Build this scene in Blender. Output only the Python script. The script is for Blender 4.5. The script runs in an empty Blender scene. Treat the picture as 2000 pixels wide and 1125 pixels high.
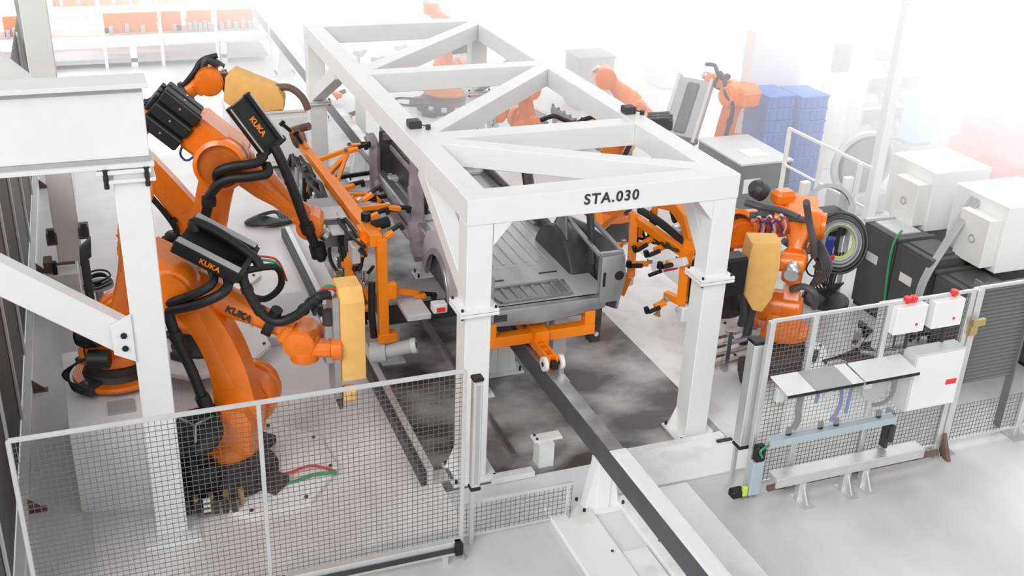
import bpy, bmesh, math, random
from math import sin, cos, radians, pi
from mathutils import Vector, Matrix
random.seed(7)
C = bpy.context.scene.collection
sc = bpy.context.scene

# ------------------------------------------------------------------ camera
YAW, PIT, ROL, FOC, CH = 0.3822176861856184, 0.44232871737617807, 0.04242904986624976, 2114.8, 7.0
fw = Vector((sin(YAW)*cos(PIT), cos(YAW)*cos(PIT), -sin(PIT)))
r0 = fw.cross(Vector((0, 0, 1))).normalized(); u0 = r0.cross(fw)
cr = cos(ROL)*r0 + sin(ROL)*u0
cu = -sin(ROL)*r0 + cos(ROL)*u0
CAM = Vector((0, 0, CH))
cd = bpy.data.cameras.new('camera'); cam = bpy.data.objects.new('camera', cd); C.objects.link(cam)
cd.sensor_width = 36; cd.lens = FOC/2000*36; cd.clip_end = 300
cam.matrix_world = Matrix(((cr.x, cu.x, -fw.x, CAM.x), (cr.y, cu.y, -fw.y, CAM.y), (cr.z, cu.z, -fw.z, CAM.z), (0, 0, 0, 1)))
sc.camera = cam

# ------------------------------------------------------------------ light
W = bpy.data.worlds.new('hall_daylight'); sc.world = W; W.use_nodes = True
bg = W.node_tree.nodes['Background']; bg.inputs['Color'].default_value = (0.97, 0.985, 1, 1); bg.inputs['Strength'].default_value = 1.0
wt = W.node_tree; wc = wt.nodes.new('ShaderNodeTexCoord'); ws_ = wt.nodes.new('ShaderNodeSeparateXYZ'); wr = wt.nodes.new('ShaderNodeValToRGB')
wt.links.new(wc.outputs['Generated'], ws_.inputs[0]); wt.links.new(ws_.outputs['Z'], wr.inputs['Fac']); wt.links.new(wr.outputs['Color'], bg.inputs['Color'])
wr.color_ramp.elements[0].color = (0.98, 0.99, 1, 1); wr.color_ramp.elements[0].position = 0.1      # bright glazed walls
wr.color_ramp.elements[1].color = (0.42, 0.425, 0.43, 1); wr.color_ramp.elements[1].position = 0.75   # darker roof
sd = bpy.data.lights.new('skylight_sun', 'SUN'); sd.energy = 1.45; sd.angle = radians(30); sd.color = (1, 0.985, 0.96)
so = bpy.data.objects.new('skylight_sun', sd); C.objects.link(so)
so.rotation_euler = Vector((0.58, 0.56, -0.6)).to_track_quat('-Z', 'Y').to_euler()
sc.view_settings.view_transform = 'Standard'; sc.view_settings.look = 'None'
sc.view_settings.gamma = 1; sc.view_settings.exposure = 0.28; sc.view_settings.use_curve_mapping = False
for i_, (lx, ly, ls, lp) in enumerate(((27, 26, 26, 9000), (6, 44, 28, 9500), (32, 54, 30, 14000))):   # added area lamps, out of view, to whiten the haze and far floor
    ld = bpy.data.lights.new('haze_fill_light', 'AREA'); ld.shape = 'SQUARE'; ld.size = ls; ld.energy = lp; ld.spread = radians(110); ld.color = (0.98, 0.99, 1)
    lo_ = bpy.data.objects.new('haze_fill_light', ld); C.objects.link(lo_); lo_.location = (lx, ly, 13)
sc.cycles.volume_bounces = 5
sc.cycles.max_bounces = 8

def ray(px, py):
    return cr*((px-1000)/FOC) - cu*((py-562.5)/FOC) + fw
def atz(px, py, z):
    d = ray(px, py); return CAM + d*((z-CH)/d.z)
def aty(px, py, y):
    d = ray(px, py); return CAM + d*(y/d.y)
def atx(px, py, x):
    d = ray(px, py); return CAM + d*(x/d.x)

# ------------------------------------------------------------------ materials
def mat(name, col, rough=0.5, metal=0.0, noise=0.0, scale=6.0, bump=0.0, col2=None, stretch=None, coat=0.0, lo=0.35, hi=0.65):
    m = bpy.data.materials.new(name); m.use_nodes = True
    nt = m.node_tree; b = nt.nodes['Principled BSDF']
    b.inputs['Base Color'].default_value = (*col, 1); b.inputs['Roughness'].default_value = rough
    b.inputs['Metallic'].default_value = metal
    if coat: b.inputs['Coat Weight'].default_value = coat; b.inputs['Coat Roughness'].default_value = 0.15
    if noise or col2 or bump:
        tc = nt.nodes.new('ShaderNodeTexCoord'); mp = nt.nodes.new('ShaderNodeMapping')
        nt.links.new(tc.outputs['Object'], mp.inputs['Vector'])
        if stretch: mp.inputs['Scale'].default_value = stretch
        n = nt.nodes.new('ShaderNodeTexNoise'); n.inputs['Scale'].default_value = scale; n.inputs['Detail'].default_value = 6
        nt.links.new(mp.outputs['Vector'], n.inputs['Vector'])
        c2 = col2 or tuple(max(0, c*(1-noise)) for c in col)
        rp = nt.nodes.new('ShaderNodeValToRGB')
        rp.color_ramp.elements[0].color = (*c2, 1); rp.color_ramp.elements[1].color = (*col, 1)
        rp.color_ramp.elements[0].position = lo; rp.color_ramp.elements[1].position = hi
        nt.links.new(n.outputs['Fac'], rp.inputs['Fac']); nt.links.new(rp.outputs['Color'], b.inputs['Base Color'])
        if bump:
            bp = nt.nodes.new('ShaderNodeBump'); bp.inputs['Strength'].default_value = bump; bp.inputs['Distance'].default_value = 0.01
            nt.links.new(n.outputs['Fac'], bp.inputs['Height']); nt.links.new(bp.outputs['Normal'], b.inputs['Normal'])
    return m
MT = dict(
    white=mat('white_paint', (0.82, 0.82, 0.81), 0.35, noise=0.03, scale=3),
    cream=mat('warm_white_paint', (0.8, 0.79, 0.765), 0.45, noise=0.04, scale=4),
    floor=mat('pale_concrete', (0.72, 0.725, 0.72), 0.28, col2=(0.52, 0.525, 0.52), scale=0.7, stretch=(1, 0.5, 1)),
    plate=mat('painted_floor_plate', (0.84, 0.835, 0.825), 0.35, col2=(0.68, 0.66, 0.64), scale=2.2, lo=0.3, hi=0.5),
    rose=mat('pinkish_floor_coating', (0.82, 0.795, 0.785), 0.35, col2=(0.7, 0.67, 0.66), scale=1.2),
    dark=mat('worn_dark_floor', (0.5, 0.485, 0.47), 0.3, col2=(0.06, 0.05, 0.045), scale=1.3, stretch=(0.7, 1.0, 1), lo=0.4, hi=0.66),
    orange=mat('orange_robot_paint', (0.9, 0.2, 0.005), 0.3, noise=0.12, scale=5, coat=0.3),
    amber=mat('bright_orange_paint', (1.0, 0.26, 0.0), 0.4, noise=0.06, scale=5),
    cover=mat('yellow_padded_cover', (0.88, 0.5, 0.15), 0.7, noise=0.08, scale=7, bump=0.15),
    black=mat('black_plastic', (0.006, 0.006, 0.007), 0.5),
    hosegrey=mat('grey_ribbed_hose', (0.09, 0.09, 0.095), 0.45),
    rubber=mat('black_rubber_hose', (0.008, 0.008, 0.009), 0.5),
    char=mat('charcoal_paint', (0.045, 0.043, 0.045), 0.45, noise=0.2),
    iron=mat('dark_cast_iron', (0.05, 0.042, 0.038), 0.55, noise=0.4, scale=9),
    steel=mat('bright_steel', (0.62, 0.62, 0.63), 0.25, 0.9, noise=0.15, scale=8),
    alu=mat('brushed_aluminium', (0.72, 0.72, 0.71), 0.38, 0.55, noise=0.08),
    rail=mat('violet_grey_paint', (0.085, 0.08, 0.095), 0.45, noise=0.15, scale=3),
    railtop=mat('polished_rail_steel', (0.66, 0.65, 0.66), 0.22, 0.75, col2=(0.32, 0.3, 0.3), scale=1.6, stretch=(1, 1.2, 1)),
    car=mat('bare_body_steel', (0.4, 0.4, 0.42), 0.3, 0.75, noise=0.25, scale=2.5),
    carpale=mat('pale_steel_reflection', (0.62, 0.58, 0.59), 0.4, 0.3, noise=0.1, scale=2),
    carpillar=mat('pillar_steel', (0.36, 0.32, 0.33), 0.42, 0.3, noise=0.3, scale=5),
    carlight=mat('galvanised_floor_steel', (0.66, 0.66, 0.655), 0.38, 0.35, noise=0.18, scale=2.2, stretch=(2.5, 0.6, 1)),
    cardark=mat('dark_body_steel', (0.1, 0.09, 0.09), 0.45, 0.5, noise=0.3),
    wire=mat('fence_wire', (0.16, 0.14, 0.135), 0.5, 0.2),
    fencedark=mat('dark_fence_sheet', (0.125, 0.11, 0.1), 0.6, noise=0.2, scale=5),
    orange_shade=mat('shaded_orange_casting', (0.55, 0.13, 0.01), 0.5, noise=0.15),
    louvre=mat('louvre_grey', (0.17, 0.17, 0.17), 0.5),
    darkgreen=mat('dark_grey_green_paint', (0.075, 0.085, 0.085), 0.4, noise=0.1),
    ctrl=mat('controller_grey', (0.085, 0.083, 0.082), 0.42, noise=0.12),
    blue=mat('blue_plastic', (0.08, 0.2, 0.6), 0.5, noise=0.1),
    cyan=mat('light_blue_plastic', (0.35, 0.62, 0.9), 0.5),
    red=mat('red_plastic', (0.8, 0.03, 0.03), 0.4),
    brown=mat('brown_fittings', (0.16, 0.1, 0.08), 0.6),
    brass=mat('brass_fittings', (0.55, 0.42, 0.2), 0.35, 0.7),
    greenh=mat('green_hose', (0.03, 0.3, 0.12), 0.4),
    redh=mat('red_hose', (0.6, 0.05, 0.03), 0.4),
    blueh=mat('dark_blue_hose', (0.03, 0.05, 0.3), 0.4),
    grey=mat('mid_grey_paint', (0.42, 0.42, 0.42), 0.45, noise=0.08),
    palegrey=mat('pale_grey_paint', (0.62, 0.63, 0.64), 0.45, noise=0.05),
    paleblue=mat('pale_blue_grey_paint', (0.42, 0.5, 0.54), 0.45),
    ink=mat('dark_stencil_ink', (0.03, 0.03, 0.035), 0.6),
    lime=mat('lime_plastic', (0.55, 0.75, 0.1), 0.5),
)
g = bpy.data.materials.new('clear_plexiglass'); g.use_nodes = True
gb = g.node_tree.nodes['Principled BSDF']; gb.inputs['Base Color'].default_value = (0.9, 0.93, 0.95, 1)
gb.inputs['Alpha'].default_value = 0.12; gb.inputs['Roughness'].default_value = 0.12
MT['plexi'] = g

# ------------------------------------------------------------------ mesh builder
def basis(d, up=(0, 0, 1)):
    z = Vector(d).normalized(); up = Vector(up)
    x = up.cross(z)
    if x.length < 1e-4: x = Vector((1, 0, 0)).cross(z)
    if x.length < 1e-4: x = Vector((0, 1, 0)).cross(z)
    x.normalize(); y = z.cross(x)
    return x, y, z
class MB:
    def __init__(s): s.bm = bmesh.new(); s.mi = 0
    def hull6(s, vs, faces, bev=0):
        v = [s.bm.verts.new(p) for p in vs]; fs = []
        for f in faces:
            q = s.bm.faces.new([v[i] for i in f]); q.material_index = s.mi; fs.append(q)
        if bev:
            ed = list({e for f in fs for e in f.edges})
            r = bmesh.ops.bevel(s.bm, geom=ed, offset=bev, segments=1, affect='EDGES', profile=0.5, material=-1)
            for f in r['faces']: f.material_index = s.mi
        return s
    def obox(s, c, ax, ay, az, sx, sy, sz, bev=0):
        c = Vector(c); P = []
        for k in (-1, 1):
            for a, b in ((-1, -1), (1, -1), (1, 1), (-1, 1)):
                P.append(c + ax*(a*sx/2) + ay*(b*sy/2) + az*(k*sz/2))
        return s.hull6(P, ((3, 2, 1, 0), (4, 5, 6, 7), (0, 1, 5, 4), (1, 2, 6, 5), (2, 3, 7, 6), (3, 0, 4, 7)), bev)
    def box(s, c, d, bev=0, rz=0):
        ax = Vector((cos(rz), sin(rz), 0)); ay = Vector((-sin(rz), cos(rz), 0))
        return s.obox(c, ax, ay, Vector((0, 0, 1)), d[0], d[1], d[2], bev)
    def lim(s, x0, x1, y0, y1, z0, z1, bev=0):
        return s.box(((x0+x1)/2, (y0+y1)/2, (z0+z1)/2), (x1-x0, y1-y0, z1-z0), bev)
    def bar(s, p, q, w, h, up=(0, 0, 1), bev=0):
        p = Vector(p); q = Vector(q); x, y, z = basis(q-p, up)
        return s.obox((p+q)/2, x, y, z, w, h, (q-p).length, bev)
    def cyl(s, p, q, r, r2=None, n=20, cap=True):
        p = Vector(p); q = Vector(q)
        return s.lathe([(r, 0), (r if r2 is None else r2, (q-p).length)], p, q-p, n, cap)
    def lathe(s, prof, p, axis=(0, 0, 1), n=24, cap=True):
        x, y, z = basis(axis); p = Vector(p); rings = []
        for r, h in prof:
            rings.append([s.bm.verts.new(p + z*h + x*(r*cos(2*pi*i/n)) + y*(r*sin(2*pi*i/n))) for i in range(n)])
        for a, b in zip(rings, rings[1:]):
            for i in range(n):
                f = s.bm.faces.new((a[i], a[(i+1) % n], b[(i+1) % n], b[i])); f.material_index = s.mi
        if cap:
            s.bm.faces.new(rings[0][::-1]).material_index = s.mi; s.bm.faces.new(rings[-1]).material_index = s.mi
        return s
    def tube(s, pts, r, n=8, sub=6, closed=False):
        P = [Vector(p) for p in pts]
        if sub > 1 and len(P) > 2:
            Q = []
            N = len(P); rng = N if closed else N-1
            for i in range(rng):
                a = P[(i-1) % N] if (closed or i > 0) else P[0]; b = P[i]; c = P[(i+1) % N]
                d = P[(i+2) % N] if (closed or i+2 < N) else P[-1]
                for k in range(sub):
                    t = k/sub
                    Q.append(0.5*((2*b) + (c-a)*t + (2*a-5*b+4*c-d)*t*t + (3*b-a-3*c+d)*t*t*t))
            if not closed: Q.append(P[-1])
            P = Q
        N = len(P); rings = []; xr = None
        for i in range(N):
            t = (P[(i+1) % N]-P[i-1]) if closed else (P[min(i+1, N-1)]-P[max(i-1, 0)])
            if t.length < 1e-7: t = Vector((0, 0, 1))
            t.normalize()
            if xr is None: xr = basis(t)[0]
            xr = (xr - t*xr.dot(t)).normalized(); yr = t.cross(xr)
            rings.append([s.bm.verts.new(P[i] + xr*(r*cos(2*pi*k/n)) + yr*(r*sin(2*pi*k/n))) for k in range(n)])
        m = N if closed else N-1
        for i in range(m):
            a = rings[i]; b = rings[(i+1) % N]
            for k in range(n):
                s.bm.faces.new((a[k], a[(k+1) % n], b[(k+1) % n], b[k])).material_index = s.mi
        if not closed:
            s.bm.faces.new(rings[0][::-1]).material_index = s.mi; s.bm.faces.new(rings[-1]).material_index = s.mi
        return s
    def prism(s, pts, o, ax, ay, az, t, bev=0):
        """outline pts (a,b) in the ax, ay plane through o, thickness t centred along az"""
        o = Vector(o); ax = Vector(ax); ay = Vector(ay); az = Vector(az)
        if ax.cross(ay).dot(az) < 0: pts = pts[::-1]
        A = [s.bm.verts.new(o+ax*a+ay*b-az*(t/2)) for a, b in pts]; B = [s.bm.verts.new(o+ax*a+ay*b+az*(t/2)) for a, b in pts]
        n = len(pts); fs = [s.bm.faces.new(A[::-1]), s.bm.faces.new(B)]
        for i in range(n): fs.append(s.bm.faces.new((A[i], A[(i+1) % n], B[(i+1) % n], B[i])))
        for f in fs: f.material_index = s.mi
        if bev:
            ed = list(set(fs[0].edges) | set(fs[1].edges))
            r = bmesh.ops.bevel(s.bm, geom=ed, offset=bev, segments=2, affect='EDGES', profile=0.5, material=-1)
            for f in r['faces']: f.material_index = s.mi
        return s
    def sphere(s, c, r, sx=1, sy=1, sz=1, n=16):
        m = Matrix.Translation(Vector(c)) @ Matrix.Diagonal((r*sx, r*sy, r*sz, 1))
        r_ = bmesh.ops.create_uvsphere(s.bm, u_segments=n, v_segments=n//2+2, radius=1, matrix=m)
        for f in {f for v in r_['verts'] for f in v.link_faces}: f.material_index = s.mi
        return s
    def build(s, name, mats, parent=None):
        if isinstance(mats, str): mats = [mats]
        org = Vector((0, 0, 0)); p = parent
        while p is not None: org += p.location; p = p.parent
        if parent is None:
            xs = [v.co for v in s.bm.verts]
            org = Vector(((min(v.x for v in xs)+max(v.x for v in xs))/2, (min(v.y for v in xs)+max(v.y for v in xs))/2, min(v.z for v in xs)))
        bmesh.ops.translate(s.bm, verts=s.bm.verts, vec=-org)
        for f in s.bm.faces: f.smooth = True
        s.bm.normal_update()
        for e in s.bm.edges:
            if len(e.link_faces) != 2 or e.calc_face_angle(0) > radians(32): e.smooth = False
        me = bpy.data.meshes.new(name); s.bm.to_mesh(me); s.bm.free()
        for m in mats: me.materials.append(MT[m])
        o = bpy.data.objects.new(name, me); C.objects.link(o)
        if parent is None: o.location = org
        else: o.parent = parent
        return o
def tag(o, label, cat, group=None, kind=None):
    if label: o['label'] = label
    if cat: o['category'] = cat
    if group: o['group'] = group
    if kind: o['kind'] = kind
    return o
def thing(name, loc, label, cat, group=None):
    o = bpy.data.objects.new(name, None); C.objects.link(o); o.location = Vector(loc); o.empty_display_size = 0.1
    return tag(o, label, cat, group)
def struct(mb, name, mats):
    o = mb.build(name, mats); o['kind'] = 'structure'; return o
def dup(root, loc, label=None):
    r = root.copy(); C.objects.link(r); r.location = Vector(loc)
    if label: r['label'] = label
    for ch in list(root.children):
        c = ch.copy(); C.objects.link(c); c.parent = r
        for gch in list(ch.children):
            d = gch.copy(); C.objects.link(d); d.parent = c
    return r
def text(body, name, size, o, ax, ay, matn, parent, th=0.003, shear=0.0, bold=0.0, sp=1.0):
    """raised lettering: o = centre, ax = reading direction, ay = up of the letters"""
    cu_ = bpy.data.curves.new(name, 'FONT'); cu_.body = body; cu_.size = size; cu_.align_x = 'CENTER'; cu_.align_y = 'CENTER'
    cu_.extrude = th; cu_.shear = shear; cu_.offset = bold; cu_.space_character = sp
    t = bpy.data.objects.new(name+'_src', cu_); C.objects.link(t)
    bpy.context.view_layer.update()
    me = bpy.data.meshes.new_from_object(t.evaluated_get(bpy.context.evaluated_depsgraph_get()))
    bpy.data.objects.remove(t); bpy.data.curves.remove(cu_)
    ax = Vector(ax).normalized(); ay = (Vector(ay) - ax*Vector(ay).dot(ax)).normalized(); az = ax.cross(ay)
    org = Vector((0, 0, 0)); p = parent
    while p is not None: org += p.location; p = p.parent
    M_ = Matrix((ax, ay, az)).transposed().to_4x4(); M_.translation = Vector(o) - org
    me.transform(M_); me.name = name; me.materials.clear(); me.materials.append(MT[matn])
    ob = bpy.data.objects.new(name, me); C.objects.link(ob); ob.parent = parent
    return ob
X, Y, Z = Vector((1, 0, 0)), Vector((0, 1, 0)), Vector((0, 0, 1))

# ================================================================== floors
struct(MB().lim(-30, 70, -6, 95, -0.3, 0), 'floor', 'floor')
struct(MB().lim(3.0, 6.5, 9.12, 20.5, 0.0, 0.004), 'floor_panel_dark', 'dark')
struct(MB().lim(-0.55, 3.0, 8.5, 24, 0.0, 0.003), 'floor_panel_left', 'rose')
struct(MB().lim(6.5, 8.0, 9.12, 16, 0.0, 0.003), 'floor_panel_right', 'plate')
struct(MB().lim(4.72, 6.6, 8.5, 9.1, 0.0, 0.03, 0.005), 'floor_panel_front', 'plate')
m = MB(); m.lim(3.87, 4.34, 4.0, 8.5, 0, 0.06, 0.01); m.lim(4.66, 5.55, 4.0, 8.42, 0, 0.06, 0.01); m.lim(4.36, 4.64, 4.0, 7.6, 0, 0.025, 0.004)
m.mi = 1
for yy in (5.2, 6.0, 6.8, 7.6):
    m.cyl((4.25, yy, 0.06), (4.25, yy, 0.07), 0.015, n=8); m.cyl((4.78, yy, 0.06), (4.78, yy, 0.07), 0.015, n=8)
struct(m, 'floor_channel_cover', ['plate', 'iron'])

# ================================================================== station gantry in the middle
def col2(root, x, y, zt, w=0.28, zf=2.06, foot=True):
    """two tier box column with bolted flange"""
    m = MB(); m.lim(x-w/2, x+w/2, y-w/2, y+w/2, 0.03, zf, 0.008); m.build('lower_column', 'white', root)
    m = MB(); m.lim(x-w/2+0.005, x+w/2-0.005, y-w/2+0.005, y+w/2-0.005, zf, zt, 0.008); m.build('upper_column', 'white', root)
    m = MB(); m.lim(x-w/2-0.07, x+w/2+0.07, y-w/2-0.05, y+w/2+0.05, zf-0.035, zf-0.003, 0.004)
    m.lim(x-w/2-0.07, x+w/2+0.07, y-w/2-0.05, y+w/2+0.05, zf+0.003, zf+0.035, 0.004)
    m.mi = 1
    for a in (-1, 1):
        for b in (-1, 1): m.cyl((x+a*(w/2+0.04), y+b*(w/2+0.02), zf-0.06), (x+a*(w/2+0.04), y+b*(w/2+0.02), zf+0.06), 0.014, n=8)
    m.build('flange', ['white', 'black'], root)
    if foot:
        m = MB(); m.lim(x-w/2-0.12, x+w/2+0.12, y-w/2-0.09, y+w/2+0.09, 0, 0.03, 0.004)
        m.prism([(0, 0), (0.12, 0), (0, 0.28)], (x+w/2, y+w/2-0.02, 0.03), X, Z, Y, 0.015)
        m.prism([(0, 0), (-0.12, 0), (0, 0.28)], (x-w/2, y+w/2-0.02, 0.03), X, Z, Y, 0.015)
        m.mi = 1
        for a in (-1, 1):
            for b in (-1, 1): m.cyl((x+a*(w/2+0.08), y+b*(w/2+0.05), 0.02), (x+a*(w/2+0.08), y+b*(w/2+0.05), 0.07), 0.017, n=8)
        m.build('foot_plate', ['plate', 'black'], root)
GY = 9.38; GXL = 3.36; GXR = 6.13; GB = 17.3; T = 3.28; BH = 0.27
gan = thing('station_gantry', (4.75, GY, 0), 'large white box-beam gantry with truss roof over the car body, marked STA.030', 'gantry')
col2(gan, GXL, GY, T-BH); col2(gan, GXR, GY, T-BH); col2(gan, GXL, GB, T-BH); col2(gan, GXR, GB, T-BH)
def beam(name, p, q, w=0.26, h=BH, zt=T, ext=0.0, mt='white'):
    p = Vector((p[0], p[1], zt-h/2)); q = Vector((q[0], q[1], zt-h/2)); d = (q-p).normalized()
    return MB().bar(p-d*ext, q+d*ext, w, h, bev=0.006).build(name, mt, gan)
m = MB(); m.bar((GXL-0.14, GY, T-BH/2), (GXR+0.14, GY, T-BH/2), 0.285, BH, bev=0.006)
for sx, x in ((1, GXL+0.14), (-1, GXR-0.14)):
    m.prism([(0, 0), (sx*0.2, 0), (0, -0.24)], (x, GY, T-BH+0.001), X, Z, Y, 0.26)
fb = m.build('front_beam', 'white', gan)
text('STA.030', 'station_number', 0.155, (4.76, GY-0.1475, T-0.115), X, Z, 'ink', fb, 0.002, 0.03, 0.0035, 1.18)
beam('side_beam', (GXL, GY+0.1425), (GXL, GB-0.142)); beam('side_beam', (GXR, GY+0.1425), (GXR, GB-0.142))
beam('rear_beam', (GXL-0.14, GB), (GXR+0.14, GB), w=0.284)
Y1, Y2 = 11.3, 14.25
beam('cross_beam', (GXL+.13, Y1), (GXR-.13, Y1), zt=T-0.003); beam('cross_beam', (GXL+.13, Y2), (GXR-.13, Y2), zt=T-0.003)
beam('diagonal_brace', (GXL+.1, Y1-0.12), (GXR-.1, GY+0.2), zt=T-0.006, w=0.22, h=0.25)
beam('diagonal_brace', (GXL+.1, Y1+0.15), (GXR-.1, Y2-0.15), zt=T-0.006, w=0.22, h=0.25)
beam('diagonal_brace', (GXL+.1, Y2+0.15), (GXR-.1, GB-0.2), zt=T-0.006, w=0.22, h=0.25)
for x in (GXL, GXR):
    MB().bar((x, Y1-0.25 if x < 4 else 10.05, T-BH-0.02), (x, GY+0.12, 2.18 if x < 4 else 2.35), 0.2, 0.2, up=(0, 1, 0), bev=0.006).build('knee_brace', 'white', gan)
    MB().bar((x, GB-1.9, T-BH-0.02), (x, GB-0.1, 2.18), 0.2, 0.2, up=(0, 1, 0), bev=0.006).build('knee_brace', 'white', gan)
for x, y in ((GXL+0.02, Y1+0.35), (GXR-0.02, Y1+0.3)):
    m = MB(); m.box((x, y, T+0.045), (0.15, 0.15, 0.09), 0.01); m.mi = 1
    m.cyl((x+0.14, y-0.1, T), (x+0.14, y-0.1, T+0.05), 0.03, n=10); m.tube([(x, y, T+0.03), (x+0.08, y-0.06, T+0.04), (x+0.14, y-0.1, T+0.03)], 0.008)
    m.build('junction_cap', ['char', 'iron'], gan)

# floor channels at the gantry's feet
m = MB(); m.lim(3.52, 4.02, 9.08, 9.2, 0.004, 0.07, 0.005); tag(m.build('floor_bar', 'plate'), 'pale steel bar on the dark floor beside the left front gantry foot', 'bar')
m = MB(); m.lim(4.75, 6.42, 9.06, 9.18, 0.004, 0.08, 0.005); m.mi = 1; m.lim(6.3, 6.5, 9.02, 9.06, 0.004, 0.05); tag(m.build('floor_bar', ['plate', 'iron']), 'long pale steel bar on the floor below the right front gantry column', 'bar')
m = MB(); m.lim(2.84, 2.92, 9.3, 12.6, 0.004, 0.2, 0.004); m.mi = 1; m.lim(2.78, 2.84, 9.3, 12.6, 0.004, 0.17); m.mi = 0; m.lim(2.92, 3.15, 9.28, 9.5, 0.004, 0.03)
tag(m.build('floor_guide', ['alu', 'char']), 'long black and silver guide rail on the floor beside the dark floor area', 'guide rail')
m = MB(); m.lim(2.62, 2.7, 13.6, 16.6, 0.004, 0.18, 0.004); m.mi = 1; m.lim(2.56, 2.62, 13.6, 16.6, 0.004, 0.15)
tag(m.build('floor_guide', ['alu', 'char']), 'narrow dark guide rail on the floor behind the jig, beneath the reaching arm', 'guide rail')

# ================================================================== transport rail
RX0, RX1, RT = 4.39, 4.55, 0.90
rl = thing('transport_rail', (4.47, 8, 0), 'long dark grey rail with polished top running from the foreground under the car', 'rail')
m = MB(); m.lim(RX0, RX1, 4.5, 36, RT-0.28, RT-0.012, 0.004); m.build('rail_body', 'rail', rl)
m = MB(); m.lim(RX0, RX1, 8.1, 36, RT-0.012, RT, 0.002); m.build('rail_top', 'railtop', rl)
m = MB(); m.lim(RX0-0.002, RX1+0.02, 4.5, 8.1, RT-0.012, RT+0.002, 0.002); m.mi = 1; m.lim(RX0+0.03, RX1-0.01, 4.8, 7.95, RT+0.002, RT+0.006); m.build('rail_cover', ['plate', 'white'], rl)
def pedestal(y, front=False):
    m = MB(); m.lim(4.4, 4.55, y-0.08, y+0.08, 0.03, RT-0.28, 0.004)
    m.prism([(-0.2, 0), (0.2, 0), (0.09, RT-0.3), (-0.09, RT-0.3)], (4.47, y, 0.03), X, Z, Y, 0.12)
    m.lim(4.2, 4.75, y-0.14, y+0.14, 0, 0.03, 0.004); m.mi = 1
    for a in (4.25, 4.7):
        for b in (-0.1, 0.1): m.cyl((a, y+b, 0.02), (a, y+b, 0.09), 0.016, n=8)
    m.build('rail_support', ['white', 'black'], rl)
for y in (8.38, 11.4, 14.5, 19.0, 23.0, 27, 31): pedestal(y)
m = MB(); m.lim(4.08, 4.42, 9.28, 9.42, 0.3, 0.33, 0.004); m.mi = 1; m.cyl((4.12, 9.31, .33), (4.12, 9.31, .345), 0.014, n=8); m.cyl((4.12, 9.39, .33), (4.12, 9.39, .345), 0.014, n=8)
m.mi = 0; m.lim(4.12, 4.3, 9.22, 9.4, 0.0, 0.3, 0.004)
tag(m.build('sensor_bracket', ['plate', 'black']), 'small pale bracket plate standing left of the rail in front of the car', 'bracket')
m = MB(); m.lim(3.9, 3.96, 9.5, 13, 0.004, 0.06)
tag(m.build('floor_bar', 'steel'), 'thin steel strip on the dark floor left of the rail', 'bar')

# trolley + cradle
tr = thing('car_carrier', (4.5, 10.35, RT), 'bright orange carrier frame with white wheels riding on the rail under the car', 'carrier')
m = MB(); m.lim(3.84, 5.22, 10.28, 10.42, 1.0, 1.13, 0.006); m.build('cross_arm', 'amber', tr)
for a, b in ((3.84, 3.97), (5.09, 5.22)):
    MB().lim(a, b, 10.29, 10.41, 1.13, 1.3, 0.006).build('horn', 'amber', tr)
m = MB(); m.lim(4.42, 4.6, 10.2, 10.5, 0.93, 1.17, 0.008); m.build('centre_block', 'amber', tr)
m = MB()
for x in (4.42, 4.52): m.lim(x-0.012, x+0.018, 9.78, 14.4, 0.96, 1.06, 0.003)
for y in (9.86, 10.02, 10.14): m.lim(4.42, 4.53, y-0.02, y+0.02, 0.98, 1.05)
m.mi = 1; m.lim(4.44, 4.52, 9.72, 9.82, 0.93, 1.02, 0.01); m.build('drawbar', ['amber', 'black'], tr)
for sx, x in ((-1, 4.375), (1, 4.575)):
    m = MB(); m.cyl((x-0.022, 9.8, 0.985), (x+0.022, 9.8, 0.985), 0.085, n=24); m.mi = 1; m.cyl((x-0.026*1, 9.8, 0.985), (x+0.026, 9.8, 0.985), 0.03, n=12)
    m.build('wheel', ['white', 'black'], tr)
m = MB(); m.lim(3.84, 5.22, 14.2, 14.34, 1.0, 1.13, 0.006); m.build('cross_arm', 'amber', tr)
# lifting posts under the car
lt = thing('lifting_table', (4.6, 12, 0), 'dark lifting table with white posts standing on the dark floor under the car', 'lifting table')
m = MB(); m.lim(3.05, 4.3, 11.9, 12.5, 0.62, 0.9, 0.01); m.mi = 1; m.lim(3.05, 4.3, 11.9, 12.5, 0.9, 0.93); m.build('table_beam', ['char', 'grey'], lt)
m = MB(); m.lim(4.62, 5.7, 11.9, 12.5, 0.62, 0.9, 0.01); m.build('table_beam', 'char', lt)
for x, y in ((4.02, 10.95), (5.06, 11.0), (3.2, 12.1), (5.5, 12.2)):
    m = MB(); m.lim(x-0.09, x+0.09, y-0.09, y+0.09, 0.03, 0.62 if y > 11.5 else 0.95, 0.005); m.lim(x-0.16, x+0.16, y-0.14, y+0.14, 0, 0.03, 0.004)
    m.build('post', 'white', lt)
m = MB(); m.lim(5.3, 5.44, 10.55, 10.7, 0.72, 1.3, 0.01); m.mi = 1; m.cyl((5.37, 10.52, 0.85), (5.37, 10.55, 0.85), 0.03, n=10); m.build('locating_pin', ['cardark', 'white'], lt)

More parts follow.
